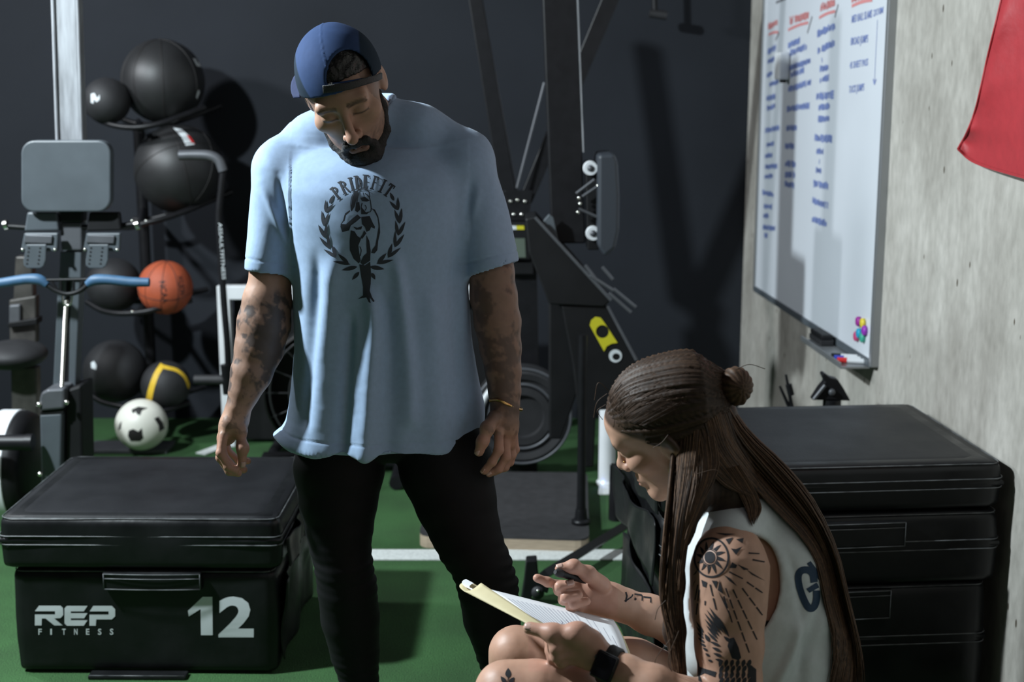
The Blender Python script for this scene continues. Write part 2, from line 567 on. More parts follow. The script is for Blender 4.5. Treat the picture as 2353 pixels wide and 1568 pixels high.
def frame_from(fwd, up):
    """columns: right-hand x, y = -fwd, z = up (a face looks along -y)"""
    f = np.asarray(fwd, float); f /= np.linalg.norm(f)
    u = np.asarray(up, float); u = u - f * (u @ f); u /= np.linalg.norm(u)
    x = np.cross(-f, u)
    return np.stack([x, -f, u], 1)

def loft(sections, axis=2):
    """solid from elliptic sections [(z, cx, cy, rx, ry)] interpolated along z """
    S = np.asarray(sections, float); S = S[np.argsort(S[:, 0])]
    z = S[:, 0]
    lo = np.array([(S[:, 1] - S[:, 3]).min(), (S[:, 2] - S[:, 4]).min(), z[0]])
    hi = np.array([(S[:, 1] + S[:, 3]).max(), (S[:, 2] + S[:, 4]).max(), z[-1]])
    zz = np.linspace(z[0], z[-1], 200)
    def sm(col):
        y = np.interp(zz, z, col); k = np.hanning(17); k /= k.sum()
        yp = np.pad(y, 8, mode='reflect', reflect_type='odd'); return np.convolve(yp, k, 'valid')
    C = [sm(S[:, i]) for i in range(1, 5)]
    def fn(g):
        gz = g[..., 2]
        cx, cy, rx, ry = [np.interp(gz, zz, c) for c in C]
        u = np.abs(g[..., 0] - cx) / rx; v = np.abs(g[..., 1] - cy) / ry
        q = np.sqrt(u * u + v * v)
        d = (q - 1) * np.minimum(rx, ry)
        return np.maximum(d, np.maximum(gz - z[-1], z[0] - gz))
    return fn, lo, hi

def fnoise(V, scale, seed=0, octaves=3):
    """cheap smooth noise from rotated sines, about -1..1"""
    r = np.random.default_rng(seed); out = np.zeros(len(V)); amp = 1.0; tot = 0
    for o in range(octaves):
        for k in range(4):
            d = r.normal(size=3); d /= np.linalg.norm(d)
            e = r.normal(size=3); e /= np.linalg.norm(e)
            out += amp * np.sin(V @ d * scale * 2 ** o + r.uniform(0, 6.28) + 1.7 * np.sin(V @ e * scale * 2 ** o * 0.7 + r.uniform(0, 6.28)))
            tot += amp
        amp *= 0.5
    return out / tot * 1.6

def sstep(a, b, x):
    t = np.clip((x - a) / (b - a), 0, 1); return t * t * (3 - 2 * t)
# ------------------------------------------------------------------ the room
def concrete():
    m, nt, b = principled('board_marked_concrete'); N, L = nt.nodes, nt.links
    tc = N.new('ShaderNodeTexCoord')
    def noise(scale, st=(1, 1, 1), det=6):
        mp = N.new('ShaderNodeMapping'); mp.inputs['Scale'].default_value = st; L.new(tc.outputs['Object'], mp.inputs[0])
        n = N.new('ShaderNodeTexNoise'); n.inputs['Scale'].default_value = scale; n.inputs['Detail'].default_value = det
        L.new(mp.outputs[0], n.inputs[0]); return n.outputs[0]
    def ramp(src, stops):
        r = N.new('ShaderNodeValToRGB'); L.new(src, r.inputs[0])
        r.color_ramp.elements[0].position = stops[0][0]; r.color_ramp.elements[0].color = (*stops[0][1], 1)
        r.color_ramp.elements[1].position = stops[1][0]; r.color_ramp.elements[1].color = (*stops[1][1], 1)
        return r.outputs[0]
    def mul(a, c):
        x = N.new('ShaderNodeMix'); x.data_type = 'RGBA'; x.blend_type = 'MULTIPLY'; x.inputs[0].default_value = 1
        L.new(a, x.inputs[6]); L.new(c, x.inputs[7]); return x.outputs[2]
    base = ramp(noise(2.4), [(0.32, (0.315, 0.297, 0.268)), (0.68, (0.465, 0.443, 0.41))])
    streak = ramp(noise(2.0, (3.0, 3.0, 0.9)), [(0.3, (0.8, 0.79, 0.77)), (0.62, (1.05, 1.05, 1.04))])
    fine = ramp(noise(38, (1, 1, 0.5)), [(0.3, (0.84, 0.84, 0.83)), (0.7, (1.1, 1.1, 1.1))])
    vo = N.new('ShaderNodeTexVoronoi'); vo.inputs['Scale'].default_value = 9
    mp = N.new('ShaderNodeMapping'); mp.inputs['Scale'].default_value = (1.5, 1.5, 0.75); L.new(tc.outputs['Object'], mp.inputs[0]); L.new(mp.outputs[0], vo.inputs[0])
    pits = ramp(vo.outputs['Distance'], [(0.06, (0.22, 0.19, 0.15)), (0.09, (1, 1, 1))])
    col = mul(mul(mul(base, streak), fine), pits)
    L.new(col, b.inputs['Base Color'])
    b.inputs['Roughness'].default_value = 0.8
    bp = N.new('ShaderNodeBump'); bp.inputs['Strength'].default_value = 0.35; bp.inputs['Distance'].default_value = 0.004
    L.new(noise(35), bp.inputs['Height']); L.new(bp.outputs[0], b.inputs['Normal'])
    return m

def turf():
    m, nt, b = principled('green_turf'); N, L = nt.nodes, nt.links
    tc = N.new('ShaderNodeTexCoord')
    n1 = N.new('ShaderNodeTexNoise'); n1.inputs['Scale'].default_value = 260; n1.inputs['Detail'].default_value = 3
    n2 = N.new('ShaderNodeTexNoise'); n2.inputs['Scale'].default_value = 5
    for n in (n1, n2): L.new(tc.outputs['Object'], n.inputs[0])
    r = N.new('ShaderNodeValToRGB'); L.new(n1.outputs[0], r.inputs[0])
    r.color_ramp.elements[0].position = 0.32; r.color_ramp.elements[0].color = (0.012, 0.045, 0.011, 1)
    r.color_ramp.elements[1].position = 0.68; r.color_ramp.elements[1].color = (0.044, 0.142, 0.036, 1)
    r2 = N.new('ShaderNodeMapRange'); r2.inputs[1].default_value = 0.3; r2.inputs[2].default_value = 0.7; r2.inputs[3].default_value = 0.82; r2.inputs[4].default_value = 1.15
    L.new(n2.outputs[0], r2.inputs[0])
    x = N.new('ShaderNodeMix'); x.data_type = 'RGBA'; x.blend_type = 'MULTIPLY'; x.inputs[0].default_value = 1
    L.new(r.outputs[0], x.inputs[6]); L.new(r2.outputs[0], x.inputs[7]); L.new(x.outputs[2], b.inputs['Base Color'])
    b.inputs['Roughness'].default_value = 0.85
    bp = N.new('ShaderNodeBump'); bp.inputs['Strength'].default_value = 0.9; bp.inputs['Distance'].default_value = 0.006
    L.new(n1.outputs[0], bp.inputs['Height']); L.new(bp.outputs[0], b.inputs['Normal'])
    return m

M['concrete'] = concrete(); M['turf'] = turf()
M['darkwall'] = mat('charcoal_wall_paint', (0.02, 0.0225, 0.028), 0.8, spec=0.15, noise=0.1, nscale=2.0, bump=0.12, bscale=120)
M['turf_white'] = mat('white_turf', (0.72, 0.74, 0.72), 0.85, noise=0.15, nscale=120, bump=0.8, bscale=300, bdist=0.005)

WK, WC = 0.0632, 1.495                       # right wall: X + WK*Y = WC
WN = np.array([1, WK, 0]) / math.hypot(1, WK)
WU = np.array([WK, -1, 0]) / math.hypot(1, WK)      # along the wall, towards the viewer
def W(px, py, off=0.0):
    d = ray(px, py); t = (WC / math.hypot(1, WK) - off - WN @ CAM) / (WN @ d)
    return CAM + d * t
YB = 6.42

fl = mesh_obj('floor', [(-7, -1.5, 0), (2.2, -1.5, 0), (2.2, 7, 0), (-7, 7, 0)], [[0, 1, 2, 3]], M['turf'], smooth=False)
tag(fl, 'green artificial turf floor with white lines', None, None, 'structure')
def turf_line(pts):
    p = np.array([PZ(x, y, 0.0) for x, y in pts]); 
    v, f = prism_vf(p + [0, 0, 0.001], (0, 0, 1), 0.004)
    mesh_obj('turf_line', v, f, M['turf_white'], fl, smooth=False)
turf_line([(300, 1266), (1700, 1266), (1702, 1289), (298, 1289)])
turf_line([(1377, 1120), (1900, 1120), (1900, 1138), (1374, 1138)])
turf_line([(450, 1043), (620, 980), (640, 984), (472, 1047)])
wb = box('wall_back', (-2.6, YB + 0.08, 1.6), (7.84, 0.16, 3.2), M['darkwall'], bevel=0)
tag(wb, 'dark charcoal painted back wall', None, None, 'structure')
Lw = 7.2; cw = np.array([WC - WK * 2.82, 2.82, 1.6]) + WN * 0.1
wr = box('wall_right', cw, (0.2, Lw, 3.2), M['concrete'], bevel=0, rz=math.atan(WK), loc=cw)
tag(wr, 'rough grey concrete side wall with pits and streaks', None, None, 'structure')

# ------------------------------------------------------------------ whiteboard on the concrete wall
M['wboard'] = mat('whiteboard_enamel', (0.66, 0.69, 0.74), 0.28, noise=0.03, nscale=3)
M['alu'] = mat('board_frame_aluminium', (0.34, 0.35, 0.36), 0.4, metal=0.7)
M['inkblue'] = mat('blue_board_ink', (0.2, 0.26, 0.52), 0.6)
M['inkred'] = mat('red_board_ink', (0.62, 0.24, 0.24), 0.6)
M['inkgrey'] = mat('grey_board_ink', (0.2, 0.2, 0.22), 0.6)
bl = W(1739, 650, 0.012); br = W(2008, 838, 0.012)
zb = 0.685; zt = 2.0
cb = (bl + br) / 2; cb[2] = zb
wbd = thing('whiteboard', cb, 'large wall-mounted whiteboard covered in blue and red handwriting', 'whiteboard')
Lb = float(np.linalg.norm((br - bl)[:2])); rzb = math.atan(WK)
mid = (bl + br) / 2
box('panel', [mid[0], mid[1], (zb + zt) / 2], (0.016, Lb, zt - zb), M['wboard'], wbd, 0.001, rzb)
for nm, c, sz in (('frame_side', br, (0.03, 0.026, zt - zb + 0.02)), ('frame_side', bl, (0.03, 0.026, zt - zb + 0.02))):
    box(nm, [c[0], c[1], (zb + zt) / 2], sz, M['alu'], wbd, 0.004, rzb)
box('frame_bottom', [mid[0], mid[1], zb], (0.03, Lb, 0.026), M['greyplastic'], wbd, 0.004, rzb)
box('frame_top', [mid[0], mid[1], zt], (0.03, Lb, 0.026), M['alu'], wbd, 0.004, rzb)
BO = 0.0212
def ink(name, shapes3, m):
    V, Fc, n = [], [], 0
    for v, f in shapes3:
        V.append(v); Fc += [[i + n for i in q] for q in f]; n += len(v)
    mesh_obj(name, np.concatenate(V), Fc, m, wbd, smooth=False)
def wpoly(poly):
    v = [W(x, y, BO) for x, y in poly]; return np.array(v), [list(range(len(v)))]
def wstroke(a, b, w, n=6, bow=0.0):
    """board stroke between two pixels, w metres wide"""
    A, B = W(*a, BO), W(*b, BO); t = np.linspace(0, 1, n)[:, None]
    p = A + (B - A) * t + np.array([0, 0, 1]) * (bow * np.sin(np.pi * t))
    d = (B - A) / np.linalg.norm(B - A); nn = np.cross(WN, d) * w / 2
    v = np.concatenate([p + nn, p - nn]); f = [[i, i + 1, n + i + 1, n + i] for i in range(n - 1)]
    return v, f
def scribble(x0, y0, x1, y1, hpx, seed):
    """a row of small unreadable capitals between two pixels"""
    r = random.Random(seed); A, B = W(x0, y0, BO), W(x1, y1, BO); L_ = np.linalg.norm(B - A); d = (B - A) / L_
    h = hpx * mpp((A + B) / 2); out = []; s = 0.0; up = np.array([0, 0, 1.0])
    def seg(p, q):
        dd = q - p; l = np.linalg.norm(dd) + 1e-9; nn = np.cross(WN, dd / l) * 0.0042
        out.append((np.array([p + nn, q + nn, q - nn, p - nn]), [[0, 1, 2, 3]]))
    while s < L_:
        w = h * r.uniform(0.42, 0.62)
        if r.random() < 0.16: s += w * 0.55; continue
        o = A + d * s
        hh = h * r.uniform(0.8, 1.05)
        c = [o, o + d * w, o + d * w + up * hh, o + up * hh, o + up * hh * 0.5, o + d * w + up * hh * 0.5, o + d * w * 0.5, o + d * w * 0.5 + up * hh]
        for i, j in r.choice([((0, 3), (3, 2), (4, 5)), ((0, 3), (3, 2), (2, 5), (5, 4), (4, 1)), ((0, 7), (7, 1), (4, 5)), ((0, 3), (0, 1), (1, 2)),
                              ((0, 3), (0, 1), (3, 2), (4, 5)), ((3, 2), (6, 7)), ((0, 3), (3, 1), (1, 2)), ((0, 1), (1, 2), (2, 3), (3, 0)), ((3, 4), (4, 5), (5, 1), (1, 0), (3, 2))]):
            seg(c[i], c[j])
        s += w * 1.38
    return out
blue = []; red = []; grey = []
rows = [(1764, 124, 1783, 114, 10), (1764, 146, 1778, 140, 8), (1762, 178, 1774, 172, 8), (1768, 198, 1788, 192, 8), (1760, 232, 1780, 226, 9), (1762, 254, 1780, 248, 9),
        (1758, 305, 1788, 299, 10), (1760, 338, 1778, 334, 8), (1758, 363, 1774, 360, 8), (1758, 388, 1786, 386, 9), (1757, 410, 1775, 408, 8),
        (1752, 446, 1776, 452, 9), (1755, 478, 1773, 480, 9), (1754, 500, 1765, 500, 8), (1753, 526, 1780, 530, 9), (1754, 545, 1763, 545, 8),
        (1811, 110, 1838, 98, 11), (1816, 127, 1853, 112, 11), (1816, 160, 1860, 145, 10), (1817, 178, 1846, 166, 10), (1811, 211, 1861, 195, 11),
        (1808, 256, 1858, 248, 11), (1806, 301, 1830, 299, 11), (1804, 341, 1825, 341, 10), (1804, 382, 1827, 383, 11), (1804, 407, 1825, 408, 12), (1803, 427, 1824, 432, 11),
        (1878, 84, 1919, 66, 14), (1878, 123, 1915, 106, 13), (1884, 164, 1901, 160, 11), (1884, 189, 1903, 184, 11), (1875, 229, 1913, 225, 14), (1881, 252, 1905, 249, 11),
        (1880, 279, 1903, 278, 11), (1872, 324, 1912, 326, 14), (1876, 353, 1891, 353, 10), (1875, 396, 1885, 397, 10), (1868, 428, 1902, 434, 13), (1867, 466, 1902, 480, 12), (1866, 510, 1898, 520, 12)]
for i, rw in enumerate(rows): blue.append(scribble(*rw, seed=i))
for i, rw in enumerate([(1765, 67, 1786, 57, 12), (1814, 56, 1857, 42, 15), (1885, 26, 1916, 14, 17), (1957, 4, 1996, -8, 16)]): red.append(scribble(*rw, seed=100 + i))
for a, b in (((1766, 80), (1788, 74)), ((1811, 69), (1857, 52)), ((1882, 41), (1919, 26)), ((1957, 14), (2004, 0))): red.append(wstroke(a, b, 0.011, bow=0.004))
for a, b in (((1790, 75), (1782, 92)), ((1866, 38), (1855, 76)), ((1926, 10), (1918, 40)), ((1783, 6), (1806, -4))): grey.append(wstroke(a, b, 0.011))
blue.append(wstroke((1888, 133), (1889, 143), 0.008)); blue.append(wstroke((1883, 366), (1882, 377), 0.008))
blue.append(wstroke((2016, 46), (2009, 190), 0.003)); blue.append([wstroke((2006, 182), (2009, 194), 0.006), wstroke((2013, 182), (2009, 194), 0.006)])
for nm, lst, m in (('blue_writing', blue, M['inkblue']), ('red_heading', red, M['inkred']), ('grey_divider', grey, M['inkgrey'])):
    for it in lst:
        if isinstance(it, list): ink(nm, it, m)
        else: ink(nm, [it], m)
def btext(s, a, b, hpx):
    A, B = W(*a, BO), W(*b, BO); d = (B - A) / np.linalg.norm(B - A)
    text_plane('blue_writing', s, A, d, (0, 0, 1), hpx * mpp(A) / 0.7, M['inkblue'], wbd, bold=0.012, width=float(np.linalg.norm(B - A)), slant=0.08)
btext('MED BALL SLAMS', (1956, 53), (2003, 40), 17); btext('2X10M', (2006, 38), (2029, 30), 15)
btext('BROAD JUMPS', (1954, 104), (1994, 97), 17); btext('45 SHEET PASS', (1952, 158), (1994, 150), 15); btext('TUCK JUMPS', (1950, 214), (1985, 208), 16)
# tray with markers and an eraser
tA, tB = W(1893, 792, 0.03), W(1990, 836, 0.03)
tl = float(np.linalg.norm((tB - tA)[:2])); tc_ = (tA + tB) / 2; tz = zb - 0.012
box('tray', [tc_[0] - 0.035, tc_[1], tz - 0.006], (0.1, tl, 0.008), M['alu'], wbd, 0.002, rzb)
box('tray_lip', [tc_[0] - 0.084, tc_[1], tz + 0.002], (0.006, tl, 0.018), M['alu'], wbd, 0.002, rzb)
def onboard(name, px, py, label, cat, group=None, off=0.03): 
    return thing(name, W(px, py, off), label, cat, group)
for i, (dy, m, nm) in enumerate(((0.05, M['red'], 'red'), (0.085, M['blue'], 'blue'), (0.12, M['black'], 'black'))):
    c = np.array([tB[0] - 0.028, tB[1], tz + 0.0075]) - WU * dy
    k = thing('board_marker', c - [0, 0, 0.009], 'whiteboard marker with a %s cap lying in the whiteboard tray' % nm, 'marker')
    d = np.array([-1, 0.3, 0.0]); d /= np.linalg.norm(d)
    tube('barrel', [c - d * -0.02, c + d * -0.055], 0.009, M['white'], k); tube('cap', [c + d * 0.052, c + d * 0.02], 0.0095, m, k)
ce = np.array([tB[0] - 0.03, tB[1], tz + 0.017]) - WU * 0.42
er = thing('board_eraser', ce - [0, 0, 0.018], 'black felt board eraser resting in the whiteboard tray', 'eraser')
box('felt', ce - [0, 0, 0.007], (0.05, 0.15, 0.02), M['rubber'], er, 0.003, rzb); box('grip', ce + [0, 0, 0.012], (0.044, 0.15, 0.02), M['black'], er, 0.006, rzb)
for px, py, c, nm in ((1976, 739, (0.35, 0.03, 0.3), 'magenta'), (1986, 743, (0.75, 0.6, 0.05), 'yellow'), (1990, 760, (0.3, 0.04, 0.45), 'purple'), (1977, 766, (0.02, 0.35, 0.55), 'cyan'), (1971, 773, (0.6, 0.07, 0.2), 'pink'), (1985, 776, (0.05, 0.4, 0.28), 'green')):
    c0 = W(px, py, BO)
    v, f = lathe_vf([(0.0, 0.012), (0.014, 0.012), (0.017, 0.009), (0.017, 0.0), (0, 0)], c0, -WN, 20)
    tag(mesh_obj('round_magnet', v, f, mat('magnet_' + nm, c, 0.4), loc=c0), '%s round magnet stuck on the whiteboard corner' % nm, 'magnet', 'magnets on the whiteboard')
c0 = W(1797, 152, 0.045)
hd = thing('magnetic_holder', c0 - [0, 0, 0.06], 'small white magnetic holder with a dark screen stuck among the whiteboard writing', 'holder')
box('body', c0, (0.045, 0.075, 0.11), M['white'], hd, 0.008, rzb); box('screen', c0 - WU * 0.0355 + [0, 0, 0.005], (0.03, 0.008, 0.085), M['black'], hd, 0.001, rzb)
box('foot', c0 + WU * 0.02 - [0, 0, 0.06], (0.02, 0.03, 0.012), M['black'], hd, 0.002, rzb)

# ------------------------------------------------------------------ red flag hanging on the concrete wall
M['flag'] = mat('red_flag_nylon', (0.37, 0.018, 0.026), 0.6, noise=0.06, nscale=30, bump=0.25, bscale=25, sheen=0.1, bdist=0.01)
edge = smooth_path([(2335, -150), (2303, 0), (2272, 130), (2247, 240), (2226, 300), (2203, 343)], 8)
bot = smooth_path([(2203, 343), (2245, 375), (2353, 408), (2480, 440), (2640, 480)], 10)
nu, nv = len(bot), len(edge); V = []
for j, e in enumerate(edge):
    tj = j / (nv - 1)
    for i, b_ in enumerate(bot):
        ti = i / (nu - 1)
        px = e[0] + (b_[0] - bot[0][0]) * (1 - 0.25 * (1 - tj)); py = e[1] + (b_[1] - bot[0][1]) * (0.1 + 0.9 * tj)
        rip = 0.012 * math.sin(9 * ti + 3 * tj) * (0.4 + 0.6 * tj) + 0.007 * math.sin(26 * tj + 7 * ti) * math.exp(-6 * ti) + 0.01 * math.sin(6 * tj - 5 * ti)
        V.append(W(px, py, 0.045 + rip))
Fg = [[j * nu + i, j * nu + i + 1, (j + 1) * nu + i + 1, (j + 1) * nu + i] for j in range(nv - 1) for i in range(nu - 1)]
V = np.array(V); cfl = V.mean(0)
fg = thing('hanging_flag', [cfl[0], cfl[1], V[:, 2].min()], 'plain red nylon flag hanging on the concrete wall', 'flag')
co = mesh_obj('cloth', V, Fg, M['flag'], fg); md = co.modifiers.new('s', 'SOLIDIFY'); md.thickness = 0.0012
hem = np.array([V[j * nu] for j in range(nv)]); tube('hem', hem - WN * 0.002, 0.0035, M['flag'], fg, 6)
tube('hem', np.array(V[(nv - 1) * nu:]) - WN * 0.002, 0.0035, M['flag'], fg, 6)

# ------------------------------------------------------------------ soft plyometric boxes
def soft_box_vf(w, d, h, r=0.028, n=26, seed=0, wr=0.003, bul=0.006):
    bm = bmesh.new(); bmesh.ops.create_cube(bm, size=2.0)
    bmesh.ops.subdivide_edges(bm, edges=bm.edges[:], cuts=n, use_grid_fill=True)
    v, f = bm_out(bm)
    hs = np.array([w, d, h]) / 2
    p = v * hs
    # denser rounding: snap to a rounded box
    inner = np.clip(p, -(hs - r), hs - r); dd = p - inner; l = np.linalg.norm(dd, axis=1)[:, None]
    p = np.where(l > 1e-9, inner + dd / np.maximum(l, 1e-9) * r, p)
    nrm = dd / np.maximum(l, 1e-9)
    s = (1 - np.abs(v[:, 0]) ** 4) * (1 - np.abs(v[:, 1]) ** 4) + 0
    bulge = bul * np.cos(v[:, 2] * 1.4)
    nz = wr * fnoise(p * [1, 1, 1.6], 9.0, seed, 3)
    q = nrm * (bulge + nz)[:, None]; q[:, 2] = 0
    return p + q, f

def perim(w, d, z, r, out, n=6):
    """closed rounded rectangle path at height z"""
    pts = rrect(-w / 2 - out, -d / 2 - out, w / 2 + out, d / 2 + out, r, n)
    pts = [(x, y, z) for x, y in pts]
    return np.array(pts + [pts[0]])

t_bvh = {}
def plyo(name, c, yaw, w, d, h, label, group, seed, band=True, handle=None, handle_low=False):
    """c: centre of the footprint at its base"""
    t = thing(name, c, label, 'plyo box', group)
    def place(v): return rotz(v, yaw) + np.asarray(c)
    def put(nm, vf, m, smooth=True, par=None): return mesh_obj(nm, place(vf[0]), vf[1], m, par or t, smooth=smooth)
    v, f = soft_box_vf(w, d, h - 0.004, seed=seed, r=0.022)
    v = v + [0, 0, h / 2]
    body = put('body', (v, f), M['vinyl'])
    pv, pf = soft_box_vf(w - 0.012, d - 0.012, 0.02, r=0.009, n=10, seed=seed + 3, wr=0.0006, bul=0.0)
    put('top_panel', (pv + [0, 0, h - 0.011], pf), M['vinyl_top'])
    lines = [h - 0.01]
    if band:
        zs = h * 0.56
        bv, bf = soft_box_vf(w + 0.012, d + 0.012, 0.018, r=0.008, n=16, seed=seed + 5, wr=0.002, bul=0.0)
        put('velcro_band', (bv + [0, 0, zs], bf), M['vinyl'])
        for z in (zs + 0.012, zs - 0.012):
            q = perim(w, d, z, 0.028, 0.0065); q[:, 2] += 0.0015 * np.sin(q[:, 0] * 17 + seed)
            put('piping', tube_vf(q, 0.0016, 6, cap=False), M['piping'])
    q = perim(w, d, h - 0.007, 0.03, -0.002); put('piping', tube_vf(q, 0.0016, 6, cap=False), M['piping'])
    if handle:
        x0, x1, zh0, zh1 = handle
        y = -d / 2 - 0.012
        hv, hf = box_vf((x1 - x0, 0.016, zh1 - zh0), 0.005); hv = hv + [(x0 + x1) / 2, y, (zh0 + zh1) / 2]
        hv[:, 1] += -0.006 * np.cos((hv[:, 0] - (x0 + x1) / 2) / (x1 - x0) * 3)
        hd_ = put('handle', (hv, hf), M['vinyl'], smooth=False)
        for zz in (zh1 - 0.003, zh0 + 0.004, zh1 - 0.016):
            put('stitching', tube_vf([(x, y - 0.0095 - 0.006 * math.cos((x - (x0 + x1) / 2) / (x1 - x0) * 3), zz) for x in np.linspace(x0 + 0.003, x1 - 0.003, 10)], 0.0013, 6), M['piping'])
        for xx in (x0 + 0.004, x1 - 0.004):
            put('stitching', tube_vf([(xx, y - 0.0105, zh0 + 0.003), (xx, y - 0.0105, zh1 - 0.003)], 0.0013, 6), M['piping'])
    t_bvh[t.name] = bvh_of((place(v), f))
    return t, place, put

def side_flap(t, place, x, y0, y1, z0, z1, seed, sgn):
    """loose crumpled vinyl flap hanging on a side face"""
    n, m = 26, 22; V = []
    for j in range(m):
        for i in range(n):
            u, w_ = i / (n - 1), j / (m - 1)
            V.append((0, y0 + (y1 - y0) * u, z0 + (z1 - z0) * w_))
    V = np.array(V); nz = fnoise(V * [1, 1, 0.55], 16, seed, 3)
    nz = np.sign(nz) * np.abs(nz) ** 0.8
    V[:, 0] = x + sgn * (0.022 + 0.02 * nz); V[:, 2] += 0.02 * fnoise(V, 9, seed + 1, 2); V[:, 2] = np.maximum(V[:, 2], 0.006)
    f = [[j * n + i, j * n + i + 1, (j + 1) * n + i + 1, (j + 1) * n + i] for j in range(m - 1) for i in range(n - 1)]
    o = mesh_obj('side_flap', place(V), f, M['vinyl'], t); md = o.modifiers.new('s', 'SOLIDIFY'); md.thickness = 0.003

FL, FR = PZ(30, 1553, 0), PZ(652, 1553, 0)
lw = FR[0] - FL[0]; ld = 0.6
lc = np.array([(FL[0] + FR[0]) / 2, FL[1] + ld / 2, 0.0]); lyaw = -0.012
G1 = 'soft plyo boxes stacked on the left'
t12, pl12, put12 = plyo('plyo_box', lc, lyaw, lw - 0.03, ld - 0.02, 0.305, 'black vinyl plyo box printed REP FITNESS and 12, at the bottom of its stack', G1, 1, band=False,
                        handle=(-0.105, 0.165 - 0.0, 0.252, 0.302))
side_flap(t12, pl12, lw / 2 - 0.015, -ld / 2 + 0.03, ld / 2 - 0.03, 0.05, 0.28, 11, 1)
fv, ff = box_vf((0.27, 0.04, 0.012), 0.004); put12('floor_flap', (fv + [-0.02, -ld / 2 - 0.012, 0.006], ff), M['vinyl'], smooth=False)
put12('stitching', tube_vf([(-0.15, -ld / 2 - 0.03, 0.0125), (0.11, -ld / 2 - 0.03, 0.0125)], 0.0014, 6), M['piping'])
t6, pl6, put6 = plyo('plyo_box', lc + [0, 0, 0.305], lyaw, lw + 0.01, ld + 0.01, 0.155, 'thin black vinyl plyo box lying on the box printed with a 12', G1, 2)
side_flap(t6, pl6, lw / 2 + 0.005, -ld / 2 + 0.03, ld / 2 - 0.03, 0.005, 0.09, 12, 1)
bm_front = t_bvh[t12.name]
def zz3(l): return [(x / 2.761, 1000 + y / 2.761) for x, y in l]
REP = [zz3([(222, 1118), (248, 1083), (385, 1083), (400, 1098), (402, 1142), (385, 1161), (345, 1164), (398, 1208), (345, 1208), (290, 1164), (266, 1164), (264, 1208), (222, 1208), (222, 1139), (350, 1139), (350, 1118)]),
       zz3([(410, 1100), (425, 1084), (556, 1084), (532, 1119), (450, 1119), (450, 1130), (556, 1130), (534, 1163), (450, 1163), (450, 1175), (556, 1175), (532, 1210), (425, 1210), (410, 1195)]),
       zz3([(570, 1119), (592, 1084), (710, 1084), (731, 1105), (731, 1150), (710, 1170), (611, 1170), (608, 1210), (568, 1210), (568, 1140), (690, 1140), (690, 1119)])]
decal('logo_lettering', REP, bm_front, M['print'], t12, step=9, off=0.001)
text_decal('printed_number', '2', 502, 1461, 583, 90, bm_front, M['print'], t12, bold=0.035)
decal('printed_number', [[(432, 1404), (466, 1372), (488, 1372), (489, 1460), (462, 1460), (461, 1400), (434, 1417)]], bm_front, M['print'], t12, step=12, off=0.001)
for i, ch in enumerate('FITNESS'): text_decal('printed_lettering', ch, 88 + i * 27.4, 1459, 88 + i * 27.4 + (4 if ch == 'I' else 8), 14, bm_front, M['print'], t12, 0.02)

# right-hand stack
RT = P(2310, 1060, 3.36); ztop = RT[2]
ryaw = 0.085; rw, rd = 0.87, 0.64
rc = np.array([RT[0], RT[1], 0.0]) + rotz(np.array([[-rw / 2, rd / 2, 0]]), ryaw)[0] + [-0.005, 0, 0]
h3 = 0.13; h2 = 0.197; h1 = ztop - h2 - h3
G2 = 'soft plyo boxes stacked against the concrete wall'
ta, pa, puta = plyo('plyo_box', rc, ryaw, rw - 0.03, rd - 0.02, h1, 'tall black vinyl plyo box at the bottom of the stack by the concrete wall', G2, 4, handle=(-0.28, 0.16, h1 - 0.085, h1 - 0.004))
tb, pb, putb = plyo('plyo_box', rc + [0, 0, h1], ryaw, rw, rd, h2, 'black vinyl plyo box with a handle, between two others by the concrete wall', G2, 5, handle=(-0.26, 0.185, h2 - 0.085, h2 - 0.016))
tc2, pc, putc = plyo('plyo_box', rc + [0, 0, h1 + h2], ryaw, rw, rd, h3, 'thin black vinyl plyo box on top of the stack by the concrete wall', G2, 6)
side_flap(ta, pa, -rw / 2 + 0.015, -rd / 2 + 0.02, rd / 2 - 0.02, 0.01, h1 - 0.04, 21, -1)
side_flap(tb, pb, -rw / 2, -rd / 2 + 0.02, rd / 2 - 0.02, 0.01, h2 - 0.03, 22, -1)
side_flap(tc2, pc, -rw / 2, -rd / 2 + 0.02, rd / 2 - 0.02, 0.005, h3 - 0.03, 23, -1)
# ------------------------------------------------------------------ upright rowing machine by the left boxes
Y0 = 4.62
rl = thing('rowing_machine', [P(155, 1000, Y0)[0], Y0 + 0.05, 0.0], 'rowing machine stored upright with grey seat, blue handle and bright chain', 'rowing machine')
prism_px('rail', [(117, -160), (171, -160), (187, 330), (187, 520), (134, 520), (133, 330)], Y0, 0.07, M['steel'], rl, 0.006)
for a, b in (((116, -160), (132, 330)), ((173, -160), (188, 330))):
    tube('rail_lip', [P(*a, Y0 - 0.004), P(*b, Y0 - 0.004)], 0.006, M['steel'], rl)
prism_px('seat', rrect(48, 323, 254, 487, 30, 6), Y0 - 0.085, 0.045, M['greyplastic'], rl, 0.014)
prism_px('seat_carriage', [(132, 470), (192, 470), (190, 512), (136, 512)], Y0 - 0.04, 0.05, M['black'], rl, 0.006)
prism_px('rail_bracket', [(137, 512), (188, 512), (188, 576), (141, 576)], Y0 - 0.03, 0.05, M['greymetal'], rl, 0.006)
prism_px('rail_cover', [(138, 578), (187, 578), (186, 640), (135, 640)], Y0 - 0.02, 0.05, M['greyplastic'], rl, 0.004)
prism_px('lower_rail', [(133, 640), (152, 640), (141, 897), (121, 897)], Y0 - 0.005, 0.06, M['greyplastic'], rl, 0.004)
prism_px('lower_rail', [(162, 640), (184, 640), (173, 897), (157, 897)], Y0 - 0.005, 0.06, M['greyplastic'], rl, 0.004)
